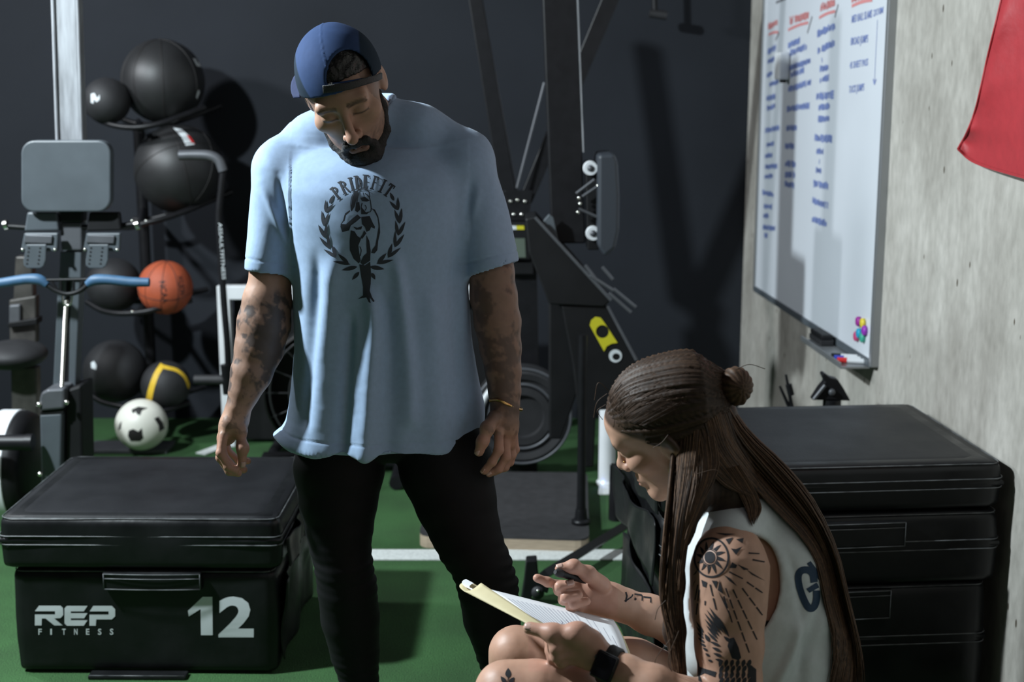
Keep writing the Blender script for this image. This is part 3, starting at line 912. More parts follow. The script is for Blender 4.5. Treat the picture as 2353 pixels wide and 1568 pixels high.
prism_px('rail_core', [(150, 640), (164, 640), (158, 897), (140, 897)], Y0 + 0.01, 0.05, M['black'], rl, 0.002)
tube('foot_axle', [P(12, 520, Y0 - 0.02), P(70, 524, Y0 - 0.02), P(250, 522, Y0 - 0.02), P(318, 514, Y0 - 0.02)], 0.009, M['black'], rl)
for kx in (14, 316): tube('axle_knob', [P(kx - 4, 518, Y0 - 0.02), P(kx + 4, 516, Y0 - 0.02)], 0.017, M['chrome'], rl)
for sx in (0, 143):
    mir = (lambda x, s=sx: x + s)
    heel = prism_px('heel_cup', [(mir(62), 488), (mir(130), 488), (mir(135), 530), (mir(55), 532)], Y0 - 0.05, 0.03, M['black' if sx else 'greyplastic'], rl, 0.006)
    foot = prism_px('footrest', [(mir(55), 536), (mir(133), 536), (mir(131), 578), (mir(47), 578)], Y0 - 0.075, 0.02, M['greyplastic'], rl, 0.004)
    prism_px('footrest_ridge', [(mir(58), 540), (mir(120), 542), (mir(118), 560), (mir(54), 558)], Y0 - 0.083, 0.01, M['greymetal'], foot, 0.002)
    st = prism_px('foot_strap', [(mir(60), 562), (mir(106), 562), (mir(105), 598), (mir(100), 612), (mir(92), 617), (mir(62), 617), (mir(54), 611), (mir(53), 600)], Y0 - 0.092, 0.008, M['greyplastic'], rl, 0.003)
    for kx in (66, 92):
        for ky in (570, 579, 588, 597, 606):
            c = P(mir(kx + (ky - 570) * -0.12), ky, Y0 - 0.0935)
            v, f = lathe_vf([(0, 0), (0.0032, 0), (0.0032, 0.002), (0, 0.002)], c, (0, 1, 0), 8); mesh_obj('strap_hole', v, f, M['black'], st)
    for kx, ky in ((52, 574), (126, 574)):
        v, f = sphere_vf(P(mir(kx), ky, Y0 - 0.08), 0.006, 12, 8); mesh_obj('bolt', v, f, M['chrome'], foot)
hl = tube('handle_core', [P(104, 652, Y0 - 0.1), P(128, 668, Y0 - 0.1), P(155, 676, Y0 - 0.1), P(183, 669, Y0 - 0.1), P(206, 651, Y0 - 0.1)], 0.008, M['black'], rl, smooth_n=5)
tube('handle_core', [P(106, 644, Y0 - 0.1), P(205, 642, Y0 - 0.1)], 0.005, M['black'], rl)
for x0, x1 in ((118, 133), (140, 140), (170, 170), (193, 180)): tube('handle_brace', [P(x0, 644, Y0 - 0.1), P(x1, 670, Y0 - 0.1)], 0.004, M['black'], rl)
tube('grip', [P(-30, 655, Y0 - 0.1), P(20, 648, Y0 - 0.1), P(60, 642, Y0 - 0.1), P(90, 643, Y0 - 0.1), P(108, 655, Y0 - 0.1)], [0.015, 0.0165, 0.017, 0.018, 0.012], M['bluegrip'], rl, smooth_n=5)
tube('grip', [P(200, 654, Y0 - 0.1), P(218, 644, Y0 - 0.1), P(250, 643, Y0 - 0.1), P(300, 648, Y0 - 0.1), P(343, 649, Y0 - 0.1)], [0.012, 0.018, 0.017, 0.0165, 0.015], M['bluegrip'], rl, smooth_n=5)
n = 44; cp = np.array([P(153 - 11 * t, 688 + 206 * t, Y0 - 0.085 + 0.02 * t) for t in np.linspace(0, 1, n * 2)])
tube('chain', cp, np.where(np.arange(n * 2) % 2 == 0, 0.0085, 0.0055), M['chrome'], rl, 8)
tube('shackle', [P(143, 680, Y0 - 0.09), P(146, 697, Y0 - 0.09), P(155, 702, Y0 - 0.09), P(163, 697, Y0 - 0.09), P(166, 680, Y0 - 0.09)], 0.0035, M['chrome'], rl, smooth_n=4)
prism_px('chain_housing', [(95, 902), (110, 895), (148, 893), (147, 940), (90, 946), (90, 915)], Y0 - 0.1, 0.12, M['greymetal'], rl, 0.008)
prism_px('housing_gap', [(92, 945), (146, 940), (146, 952), (93, 954)], Y0 - 0.09, 0.1, M['black'], rl, 0.002)
prism_px('front_leg', [(91, 954), (142, 950), (139, 1085), (95, 1120)], Y0 - 0.09, 0.09, M['greyplastic'], rl, 0.006)
prism_px('side_frame', [(148, 898), (186, 886), (190, 1075), (150, 1075)], Y0 - 0.06, 0.14, M['black'], rl, 0.008)
for kx, ky in ((153, 925), (90, 930), (92, 1090)):
    v, f = sphere_vf(P(kx, ky, Y0 - 0.1), 0.009, 12, 8); mesh_obj('bolt', v, f, M['chrome'], rl)
fc = P(28, 1075, Y0 + 0.12); fr = 0.205
v, f = lathe_vf([(0, -0.08), (fr - 0.03, -0.08), (fr - 0.008, -0.062), (fr, -0.04), (fr, 0.05), (fr - 0.008, 0.07), (fr - 0.03, 0.085), (0, 0.085)], fc, (1, 0, 0), 64); mesh_obj('flywheel_cage', v, f, M['black'], rl, angle=40)
v, f = lathe_vf([(fr, -0.032), (fr + 0.004, -0.03), (fr + 0.004, 0.034), (fr, 0.036)], fc, (1, 0, 0), 64); mesh_obj('flywheel_band', v, f, M['white'], rl, angle=40)
lt = [P(-60, 1018, Y0 - 0.14), P(66, 1017, Y0 - 0.14)]; tube('support_tube', lt, 0.027, M['blackmetal'], rl, 20)
tube('tube_cap', [P(60, 1017, Y0 - 0.14), P(76, 1017, Y0 - 0.14)], 0.029, M['blackmetal'], rl, 20)
tube('rear_foot', [P(60, 1140, Y0), [P(60, 1140, Y0)[0], Y0, 0.02]], 0.02, M['blackmetal'], rl)
tube('front_foot', [P(120, 1100, Y0), [P(120, 1100, Y0)[0], Y0, 0.0]], 0.03, M['blackmetal'], rl)

# ------------------------------------------------------------------ exercise bike half seen at the far left
Yb = 5.25; eb = thing('exercise_bike', [P(50, 900, Yb)[0], Yb, 0], 'black exercise bike seat on its post behind the upright rowing machine', 'exercise bike')
sv, sf = sphere_vf(P(30, 815, Yb), (0.13, 0.14, 0.055)); mesh_obj('seat', sv, sf, M['rubber'], eb)
M['oldmetal'] = mat('worn_grey_metal', (0.07, 0.065, 0.06), 0.45, metal=0.3, noise=0.35, nscale=14)
prism_px('seat_post', [(24, 845), (84, 845), (86, 1010), (28, 1010)], Yb, 0.05, M['oldmetal'], eb, 0.006)
prism_px('back_post', [(20, 690), (82, 680), (82, 790), (22, 790)], Yb + 0.12, 0.05, M['oldmetal'], eb, 0.006)
prism_px('clamp', [(20, 702), (46, 700), (46, 742), (20, 744)], Yb + 0.1, 0.05, M['greymetal'], eb, 0.006)
prism_px('strap', [(18, 742), (84, 732), (84, 746), (18, 754)], Yb + 0.09, 0.07, M['black'], eb, 0.003)
prism_px('upright', [(35, 590), (72, 590), (76, 690), (30, 690)], Yb + 0.13, 0.05, M['oldmetal'], eb, 0.006)
tube('frame', [P(55, 1005, Yb + 0.02), [P(55, 1005, Yb)[0], Yb + 0.02, 0.03]], 0.03, M['blackmetal'], eb)
tube('frame', [[P(55, 1005, Yb)[0] - 0.5, Yb + 0.02, 0.03], [P(55, 1005, Yb)[0] + 0.12, Yb + 0.02, 0.03]], 0.03, M['blackmetal'], eb)

# ------------------------------------------------------------------ ball rack and balls
Yr = 6.3
rk = thing('ball_rack', [P(325, 990, Yr)[0], Yr, 0], 'black steel ball rack with curved tube tiers and a centre post', 'ball rack')
pt = P(318, 285, Yr)
tube('post', [[pt[0], Yr, 0.0], pt], 0.026, M['blackmetal'], rk)
tiers = [[(196, 250), (225, 274), (265, 289), (312, 293), (365, 285), (420, 266), (470, 247)],
         [(262, 522), (300, 522), (338, 512), (378, 502), (430, 484), (505, 452)],
         [(200, 694), (235, 714), (278, 721), (330, 717), (372, 707), (440, 690)],
         [(200, 902), (235, 924), (280, 935), (330, 945), (375, 944), (435, 925)]]
for i, tr in enumerate(tiers):
    pts = [P(x, y, 5.86 + 0.16 * (abs(x - 322) / 150) ** 2) for x, y in tr]
    tube('tier_tube', pts, 0.0125, M['blackmetal'], rk, smooth_n=5)
    q = P(322, 298 + [0, 216, 424, 642][i], 5.87); tube('tier_arm', [q, [pt[0], Yr, q[2] + 0.02]], 0.014, M['blackmetal'], rk)
    back = [np.array([p[0], min(p[1] + 0.32, 6.36), p[2]]) for p in pts]; tube('tier_tube', back, 0.0125, M['blackmetal'], rk, smooth_n=5)
    for kx in (-1, 1):
        v, f = sphere_vf(q + [kx * 0.03, -0.012, 0.012], 0.007, 10, 8); mesh_obj('bolt', v, f, M['chrome'], rk)
bp_ = PZ(310, 1024, 0.0)
box('base_bar', [pt[0] + 0.01, 5.86, 0.011], (0.36, 0.16, 0.02), M['greymetal'], rk, 0.004)
box('base_bar', [pt[0], 6.13, 0.01], (0.06, 0.4, 0.018), M['blackmetal'], rk, 0.004)
def gball(name, px, py, rpx, Y, m, label, group, cat='ball', seams=None, z=None, sq=1.0):
    c = P(px, py, Y); r = rpx * mpp(c)
    t = thing(name, c - [0, 0, r * sq], label, cat, group)
    v, f = sphere_vf(c, (r, r, r * sq)); mesh_obj('shell', v, f, m, t)
    if seams:
        for nrm in seams:
            nrm = np.array(nrm, float); nrm /= np.linalg.norm(nrm); u = np.cross(nrm, [0.3, 0.2, 1]); u /= np.linalg.norm(u); w = np.cross(nrm, u)
            a = np.linspace(0, 2 * math.pi, 65); q = c + (np.cos(a)[:, None] * u + np.sin(a)[:, None] * w) * (r * 0.9985) * [1, 1, sq]
            sv_, sf_ = tube_vf(q, r * 0.013, 6, cap=False); mesh_obj('seam', sv_, sf_, M['seam'], t)
    return t, c, r, bvh_of((v, f))
GB = 'balls on the rack'
t, c, r, b = gball('slam_ball', 246, 232, 53, 5.93, M['rubber'], 'small black slam ball beside the larger ball on the top tier', GB)
decal('logo', [[(209, 216), (217, 214), (223, 226), (229, 218), (229, 229), (222, 235), (215, 228), (215, 238), (209, 236)]], b, M['print'], t, 3)
t, c, r, b = gball('medicine_ball', 374, 187, 95, 6.08, M['leather'], 'large black medicine ball on the top tier of the rack', GB, seams=[(1, 0.25, 0), (0.95, -0.5, 0), (0.45, 1, 0.1), (1, -1.6, 0)])
for pl in ([(443, 134), (455, 136), (462, 154), (452, 152)], [(449, 222), (456, 205), (459, 212), (453, 228)]): decal('label_patch', [pl], b, M['print'], t, 4)
t, c, r, b = gball('medicine_ball', 411, 388, 101, 6.06, M['leather'], 'large black medicine ball with a red and white label on the second tier', GB, seams=[(1, 0.4, 0.2), (-0.5, 0.6, 1), (0.6, 1, -0.4)])
decal('label_patch', [[(398, 294), (417, 297), (436, 314), (447, 332), (427, 335), (417, 315)]], b, M['print'], t, 4)
decal('label_stripe', [[(428, 310), (437, 314), (448, 331), (440, 328)]], b, M['red'], t, 4, off=0.0012)
t, c, r, b = gball('slam_ball', 262, 655, 62, 6.04, M['rubber'], 'black slam ball on the third tier beside the basketball', GB)
t, c, r, b = gball('basketball', 380, 661, 62, 5.95, M['basket'], 'orange basketball with black seams on the rack', GB, seams=[(1, 0.1, -0.1), (0.75, 0.65, 0.0), (0.1, -0.35, 1), (0.9, -0.55, -0.15)])
def rot_text(name, s, cx, cy, wpx, hpx, ang, bvh, m, par, bold=0.02):
    v, f = text_shapes(s, bold); v = v.copy(); v[:, 0] -= (v[:, 0].max() + v[:, 0].min()) / 2; v[:, 0] *= wpx / (v[:, 0].max() * 2); v[:, 1] = (v[:, 1] / 0.73 - 0.5) * hpx
    ca, sa = math.cos(ang), math.sin(ang); out = []
    for a_, b_ in v:
        x = cx + a_ * ca + b_ * sa; y = cy + a_ * sa - b_ * ca
        d = Vector(ray(x, y)).normalized(); h = bvh.ray_cast(Vector(CAM), d)
        out.append(np.array(h[0] - d * 0.001) if h[0] is not None else P(x, y, 6.0))
    return mesh_obj(name, out, f, m, par, smooth=False)
rot_text('lettering', 'NCAA', 377, 672, 52, 14, math.radians(80), b, M['seam'], t)
rot_text('lettering', 'WILSON', 417, 655, 46, 12, math.radians(82), b, M['seam'], t)
t, c, r, b = gball('slam_ball', 265, 853, 72, 6.04, M['rubber'], 'large black slam ball on the lowest tier beside the yellow striped ball', GB)
decal('logo', [[(209, 834), (216, 830), (222, 840), (221, 850), (210, 846)]], b, M['print'], t, 3)
t, c, r, b = gball('medicine_ball', 381, 885, 56, 5.95, M['rubber'], 'black rubber medicine ball with yellow stripes on the lowest tier', GB)
decal('stripe', [stroke(smooth_path([(341, 926), (348, 893), (359, 862), (374, 838)], 4), 14, 12), stroke(smooth_path([(369, 842), (386, 846), (407, 852), (425, 868), (435, 893)], 4), 9, 7)], b, M['yellowrub'], t, 4, off=0.0012)
cs = P(325, 974, 5.78); rs = 0.112
t = thing('soccer_ball', [cs[0], cs[1], 0.022], 'white ball with black marks resting on the rack base', 'ball', GB)
cs = np.array([cs[0], cs[1], 0.022 + rs]); v, f = sphere_vf(cs, rs); mesh_obj('shell', v, f, M['soccer'], t); b = bvh_of((v, f))
for pl in ([(302, 942), (318, 935), (340, 938), (326, 944), (322, 955), (314, 952), (312, 946), (305, 952)], [(296, 990), (306, 986), (318, 992), (326, 984), (328, 1002), (330, 1006), (322, 1014), (300, 1014), (294, 1002)],
                      [(354, 962), (364, 958), (374, 972), (378, 985), (366, 993), (364, 978)], [(275, 975), (280, 968), (278, 985), (272, 990)]): decal('black_patch', [pl], b, M['seam'], t, 4, off=0.001)

# ------------------------------------------------------------------ air bike, white frame
Ya = 5.35
ab = thing('air_bike', [P(610, 1000, Ya)[0], Ya, 0], 'black air bike with a bent push handle and foot peg', 'air bike')
tube('grip', [P(412, 357, Ya), P(450, 356, Ya), P(482, 358, Ya), P(503, 369, Ya), P(513, 393, Ya)], 0.0195, M['greymetal'], ab, smooth_n=5)
lev = tube('push_lever', [P(513, 390, Ya), P(508, 440, Ya), P(503, 500, Ya), P(508, 590, Ya), P(515, 700, Ya), P(523, 800, Ya), P(526, 905, Ya)], 0.0135, M['blackmetal'], ab, smooth_n=5)
A_ = P(505, 512, Ya - 0.0145); B_ = P(514, 642, Ya - 0.0145)
d_ = (B_ - A_) / np.linalg.norm(B_ - A_)
text_plane('lever_lettering', 'ASSAULTFITNESS', A_ - [0.006, 0, 0], d_, np.array([1, 0, 0]), 0.02, M['print'], ab, width=float(np.linalg.norm(B_ - A_)))
tube('foot_peg', [P(447, 873, Ya), P(520, 873, Ya)], 0.02, M['rubber'], ab); tube('foot_peg', [P(520, 838, Ya), P(526, 905, Ya)], 0.024, M['blackmetal'], ab)
fc = P(760, 905, Ya + 0.12)
v, f = lathe_vf([(0.27, 0), (0.28, 0.01), (0.28, 0.14), (0.27, 0.15), (0.0, 0.15)], fc, (0, 1, 0), 64); mesh_obj('fan_shroud', v, f, M['black'], ab, angle=40)
for rr in (0.09, 0.17, 0.25):
    a = np.linspace(0, 2 * math.pi, 49); v, f = tube_vf(fc + np.stack([np.cos(a) * rr, a * 0, np.sin(a) * rr], 1), 0.004, 6, cap=False); mesh_obj('fan_ring', v, f, M['greymetal'], ab)
for k in range(16):
    a = k * math.pi / 8; d = np.array([math.cos(a), 0, math.sin(a)]); tube('fan_spoke', [fc + d * 0.05 + [0, 0.01, 0], fc + d * 0.27 + [0, 0.01, 0]], 0.003, M['greymetal'], ab, 6)
tube('seat_post', [fc + [0.02, 0.1, 0.2], fc + [0.02, 0.1, 0.35]], 0.03, M['blackmetal'], ab)
for sx in (-0.28, 0.28): tube('base_foot', [[fc[0] + sx, Ya - 0.1, 0.03], [fc[0] + sx, Ya + 0.5, 0.03]], 0.028, M['blackmetal'], ab)
box('frame_block', [fc[0], fc[1] + 0.06, fc[2] / 2], (0.12, 0.1, fc[2]), M['black'], ab)
box('frame_beam', [fc[0], fc[1] + 0.06, 0.05], (0.6, 0.06, 0.05), M['blackmetal'], ab)
Yw = 5.92
wf = thing('white_frame', [P(790, 1000, Yw)[0], Yw, 0], 'white painted steel rectangular frame standing behind the man', 'frame')
pl_, pr_, pz_ = P(515, 670, Yw), P(1142, 670, Yw), P(515, 656, Yw)[2]
for p_ in (pl_, pr_): box('post', [p_[0], Yw, pz_ / 2], (0.055, 0.05, pz_), M['white'], wf, 0.004)
box('top_bar', [(pl_[0] + pr_[0]) / 2, Yw, pz_ - 0.03], (pr_[0] - pl_[0] - 0.05, 0.05, 0.06), M['white'], wf, 0.004)
box('panel', [(pl_[0] + pr_[0]) / 2, Yw + 0.06, pz_ * 0.5 - 0.02], (pr_[0] - pl_[0] - 0.06, 0.03, pz_ * 0.9), M['black'], wf, 0.004)

# ------------------------------------------------------------------ ski trainer in the middle
Ys = 5.55
sk = thing('ski_trainer', [P(1210, 1000, Ys)[0], Ys, 0.0], 'black ski trainer with V-shaped arms, small monitor and round flywheel', 'ski trainer')
prism_px('arm_beam', [(1062, -90), (1094, -90), (1188, 455), (1150, 455)], Ys, 0.06, M['blackmetal'], sk, 0.004)
tube('arm_lit_edge', [P(1096, -60, Ys + 0.03), P(1189, 450, Ys + 0.03)], 0.004, M['greymetal'], sk)  # grey strip standing in for the light caught on the beam's edge
prism_px('arm_beam', [(1188, 468), (1222, 468), (1462, -90), (1418, -90)], Ys + 0.02, 0.06, M['blackmetal'], sk, 0.004)
prism_px('bracket', [(1158, 438), (1224, 438), (1214, 508), (1166, 508)], Ys - 0.02, 0.02, M['blackmetal'], sk, 0.003)
for kx, ky in ((1173, 463), (1189, 460), (1206, 463), (1180, 493), (1198, 493)):
    v, f = sphere_vf(P(kx, ky, Ys - 0.022), 0.0075, 12, 8); mesh_obj('bolt', v, f, M['chrome'], sk)
tube('cord', [P(1251, 190, Ys - 0.03), P(1188, 432, Ys - 0.03)], 0.0055, M['greymetal'], sk)
prism_px('monitor', [(1150, 512), (1214, 512), (1218, 598), (1158, 598)], Ys - 0.07, 0.05, M['black'], sk, 0.006)
prism_px('monitor_stripe', [(1166, 519), (1186, 519), (1187, 528), (1167, 528)], Ys - 0.073, 0.004, M['print'], sk, 0)
prism_px('monitor_stripe', [(1186, 519), (1204, 519), (1205, 528), (1187, 528)], Ys - 0.073, 0.004, M['yellow'], sk, 0)
M['lcd'] = mat('monitor_lcd', (0.1, 0.125, 0.1), 0.3)
prism_px('monitor_screen', [(1172, 548), (1206, 548), (1208, 592), (1178, 592)], Ys - 0.073, 0.004, M['lcd'], sk, 0)
prism_px('mast', [(1172, 505), (1232, 505), (1238, 870), (1180, 870)], Ys - 0.015, 0.06, M['blackmetal'], sk, 0.004)
prism_px('mast_sleeve', [(1166, 600), (1224, 600), (1226, 632), (1168, 632)], Ys - 0.05, 0.08, M['black'], sk, 0.006)
fc = P(1200, 958, Ys - 0.15); R_ = 0.2
v, f = lathe_vf([(0.0, 0.02), (0.085, 0.02), (0.09, 0.0), (0.12, 0.0), (0.125, 0.012), (0.15, 0.012), (0.155, 0.0), (R_ - 0.02, -0.006), (R_, 0.01), (R_, 0.1), (0, 0.1)], fc, (0, 1, 0), 72); mesh_obj('flywheel', v, f, M['rubber'], sk, angle=35)
for rr in (0.134, 0.197):
    a = np.linspace(0, 2 * math.pi, 73); v, f = tube_vf(fc + np.stack([np.cos(a) * rr, a * 0 + 0.002, np.sin(a) * rr], 1), 0.006, 8, cap=False); mesh_obj('flywheel_rim', v, f, M['greymetal'], sk)
for k in range(2):
    a = math.radians(118 + 48 * k); d = np.array([math.cos(a), 0, math.sin(a)]); e = np.array([-math.sin(a), 0, math.cos(a)])
arc = [fc + np.array([math.cos(t_) * 0.17, -0.004, math.sin(t_) * 0.17]) for t_ in np.linspace(math.radians(125), math.radians(170), 12)]
tube('rim_mark', arc, 0.012, M['white'], sk, 8)
prism_px('lower_mast', [(1165, 1040), (1235, 1040), (1235, 1105), (1165, 1105)], Ys - 0.05, 0.1, M['black'], sk, 0.004)
# platform it stands on
pc_ = [PZ(962, 1229, 0.05), PZ(1354, 1240, 0.05), PZ(1350, 1086, 0.05), PZ(1000, 1083, 0.05)]
def round_poly(p, r, n=5):
    p = [np.asarray(q)[:2] for q in p]; out = []
    for i in range(len(p)):
        a, b, c = p[i - 1], p[i], p[(i + 1) % len(p)]
        u = (a - b) / np.linalg.norm(a - b); w = (c - b) / np.linalg.norm(c - b)
        for t_ in np.linspace(0, 1, n): out.append((1 - t_) ** 2 * (b + u * r) + 2 * t_ * (1 - t_) * b + t_ ** 2 * (b + w * r))
    return out
rp = round_poly(pc_, 0.05)
plf = thing('platform', [np.mean([q[0] for q in pc_]), np.mean([q[1] for q in pc_]), 0], 'low wooden platform topped with dark rubber under the ski trainer', 'platform')
v, f = prism_vf([(x, y, 0.001) for x, y in rp], (0, 0, 1), 0.042); mesh_obj('plywood_base', v, f, M['wood'], plf, smooth=False)
v, f = prism_vf([(x, y, 0.043) for x, y in rp], (0, 0, 1), 0.007); mesh_obj('rubber_top', v, f, M['matgrey'], plf, smooth=False)
q = PZ(1335, 1203, 0.05); top = P(1342, 770, q[1])
ps = thing('upright_pole', q, 'thin black steel pole with a flared foot standing on the platform', 'pole')
tube('pole', [q, q + [0, 0, 0.05], q + [0, 0, 0.12], [q[0], q[1], top[2]]], [0.026, 0.02, 0.0155, 0.0155], M['blackmetal'], ps, smooth_n=4)
v, f = lathe_vf([(0, 0.0005), (0.034, 0.0005), (0.034, 0.012), (0.02, 0.02), (0, 0.02)], q, (0, 0, 1), 24); mesh_obj('flange', v, f, M['blackmetal'], ps)

# ------------------------------------------------------------------ second rowing machine, upright, seen from its side
Y2 = 4.85
M['darkseat'] = mat('dark_seat_plastic', (0.032, 0.038, 0.048), 0.5)
r2 = thing('rowing_machine', [P(1330, 1000, Y2)[0], Y2 + 0.1, 0], 'black rowing machine stored upright in profile with a yellow printed emblem', 'rowing machine')
prism_px('rail', [(1243, -90), (1322, -90), (1346, 560), (1268, 560)], Y2 + 0.05, 0.09, M['blackmetal'], r2, 0.006)
prism_px('rail_lit_edge', [(1322, -90), (1326, -90), (1342, 350), (1339, 350)], Y2 + 0.045, 0.06, M['steel'], r2, 0)  # pale strip in place of the lit right edge of the rail
prism_px('seat', [(1374, 356), (1412, 353), (1420, 372), (1424, 450), (1423, 530), (1414, 572), (1390, 592), (1373, 566)], Y2 - 0.05, 0.28, M['darkseat'], r2, 0.012)
for kx, ky in ((1357, 387), (1363, 537)):
    v, f = lathe_vf([(0.012, 0), (0.024, 0), (0.026, 0.004), (0.026, 0.02), (0.012, 0.02)], P(kx, ky, Y2), (0, 1, 0), 28, closed=True); mesh_obj('roller', v, f, M['white'], r2, angle=40)
    v, f = lathe_vf([(0.0, -0.004), (0.011, -0.004), (0.011, 0.02)], P(kx, ky, Y2), (0, 1, 0), 16); mesh_obj('roller_bolt', v, f, M['greymetal'], r2)
prism_px('seat_carriage', [(1345, 372), (1376, 372), (1376, 575), (1350, 575)], Y2 + 0.02, 0.1, M['black'], r2, 0.004)
for a, b in (((1324, 445), (1366, 413)), ((1338, 452), (1374, 428)), ((1330, 480), (1376, 500))): tube('carriage_strut', [P(*a, Y2 - 0.02), P(*b, Y2 - 0.02)], 0.005, M['greymetal'], r2)
for kx, ky in ((1330, 455), (1333, 468), (1328, 488), (1374, 427), (1376, 496)):
    v, f = sphere_vf(P(kx, ky, Y2 - 0.02), 0.007, 10, 8); mesh_obj('bolt', v, f, M['chrome'], r2)
prism_px('footboard', [(1207, 503), (1232, 497), (1405, 690), (1388, 706), (1262, 700), (1215, 580)], Y2 - 0.03, 0.2, M['black'], r2, 0.006)
tube('footboard_edge', [P(1230, 500, Y2 - 0.035), P(1404, 690, Y2 - 0.035)], 0.006, M['greymetal'], r2)
prism_px('foot_flap', [(1238, 520), (1262, 492), (1272, 500), (1287, 572), (1262, 556)], Y2 + 0.0, 0.02, M['greyplastic'], r2, 0.003)
for a, b in (((1356, 633), (1410, 668)), ((1410, 664), (1461, 706)), ((1400, 674), (1450, 718)), ((1384, 614), (1408, 642)), ((1345, 610), (1368, 640))): tube('strap_bar', [P(*a, Y2 - 0.06), P(*b, Y2 - 0.06)], 0.006, M['greymetal'], r2)
prism_px('leg', [(1290, 703), (1395, 703), (1478, 850), (1478, 938), (1370, 944), (1364, 1075), (1345, 1075), (1318, 850)], Y2 - 0.02, 0.12, M['black'], r2, 0.006)
tube('leg_edge', [P(1396, 704, Y2 - 0.024), P(1462, 828, Y2 - 0.024)], 0.005, M['greymetal'], r2)
prism_px('side_panel', [(1262, 695), (1330, 695), (1345, 850), (1290, 1010), (1262, 1010)], Y2 + 0.12, 0.1, M['black'], r2, 0.006)
pb_ = bvh_of((np.array([P(1200, 600, Y2 - 0.0215), P(1600, 600, Y2 - 0.0215), P(1600, 1000, Y2 - 0.0215), P(1200, 1000, Y2 - 0.0215)]), [[0, 1, 2, 3]]))
decal('emblem', [[[(1355, 748), (1358, 736), (1368, 728), (1380, 730), (1389, 742), (1419, 788), (1405, 790), (1394, 796), (1388, 808)], ellipse2(1384, 762, 15, 15, 20)]], pb_, M['yellow'], r2, 6, off=0.002)
decal('emblem_ring', [[ellipse2(1414, 818, 15, 15, 20), ellipse2(1416, 820, 9, 8, 16)]], pb_, M['print'], r2, 6, off=0.002)
tube('foot_tube', [[P(1420, 1075, Y2)[0], Y2 + 0.04, 0.0], P(1420, 1070, Y2 + 0.04)], 0.03, M['blackmetal'], r2)

# ------------------------------------------------------------------ small things on the floor and wall
q = PZ(1394, 1114, 0.0)
tw = thing('tower_device', q, 'slim white upright tower with a blue light near its foot', 'tower')
v, f = lathe_vf([(0, 0), (0.042, 0), (0.042, 0.012), (0.034, 0.02), (0.033, 0.3), (0.031, 0.42), (0, 0.425)], q + [0, 0, 0.001], (0, 0, 1), 32); mesh_obj('body', v, f, M['white'], tw, angle=40)
v, f = sphere_vf(P(1385, 1110, q[1] - 0.034), (0.0045, 0.004, 0.006), 12, 8); mesh_obj('light', v, f, M['led'], tw)
qs = PZ(1212, 1390, 0.0); Yq = qs[1]
sl = thing('sled_frame', qs, 'black steel frame foot and bar lying on the turf beside the plyo stack', 'equipment')
prism_px('foot_post', [(1209, 1290), (1234, 1288), (1238, 1330), (1262, 1352), (1258, 1366), (1240, 1356), (1222, 1372), (1216, 1390), (1196, 1388), (1204, 1340)], Yq, 0.05, M['blackmetal'], sl, 0.004)
e1 = PZ(1250, 1342, 0.03); e2 = PZ(1440, 1225, 0.03)
tube('bar', [e1 + [0, 0, 0.03], e2 + [0, 0, 0.03]], 0.019, M['blackmetal'], sl, 4)
v, f = lathe_vf([(0, 0), (0.02, 0), (0.02, 0.02), (0, 0.02)], P(1236, 1364, Yq - 0.01), (0, 1, 0), 20); mesh_obj('wheel', v, f, M['rubber'], sl)
v, f = sphere_vf(P(1236, 1358, Yq - 0.014), 0.005, 10, 8); mesh_obj('bolt', v, f, M['chrome'], sl)
Yk = 4.32
bk = thing('folding_bracket', [P(1910, 910, Yk)[0], Yk, 0.0], 'black steel pivot bracket with a round bolt behind the plyo stack', 'bracket')
prism_px('plate', [(1866, 920), (1884, 892), (1896, 878), (1889, 862), (1894, 857), (1908, 868), (1925, 872), (1940, 895), (1955, 922)], Yk, 0.04, M['blackmetal'], bk, 0.004)
v, f = lathe_vf([(0, -0.012), (0.008, -0.012), (0.011, -0.006), (0.011, 0.0)], P(1911, 901, Yk), (0, 1, 0), 20); mesh_obj('bolt', v, f, M['greymetal'], bk)
tube('arm', [P(1870, 918, Yk - 0.004), P(1896, 886, Yk - 0.004)], 0.006, M['greymetal'], bk)
pb0 = P(1912, 918, Yk + 0.02); tube('stand', [pb0, [pb0[0], pb0[1], 0.0]], 0.03, M['blackmetal'], bk)
Yk2 = 4.45
tg = thing('tripod_stand', [P(1818, 950, Yk2)[0], Yk2, 0.0], 'thin dark metal rods sticking up behind the plyo stack', 'stand')
base = P(1824, 960, Yk2)
for a in ((1792, 888), (1806, 861)): tube('rod', [P(*a, Yk2), base], [0.004, 0.008], M['blackmetal'], tg)
tube('clamp', [P(1812, 884, Yk2), P(1818, 908, Yk2)], 0.011, M['blackmetal'], tg); tube('rod', [base, [base[0], base[1], 0.0]], 0.01, M['blackmetal'], tg)
Yh = 6.25
hk = thing('pull_handle', P(1510, 40, Yh), 'black pull handle hanging on a strap in front of the dark wall', 'handle')
tube('strap', [P(1500, -150, Yh), P(1505, 26, Yh)], 0.012, M['black'], hk); tube('grip', [P(1493, 30, Yh), P(1532, 36, Yh)], 0.02, M['rubber'], hk)
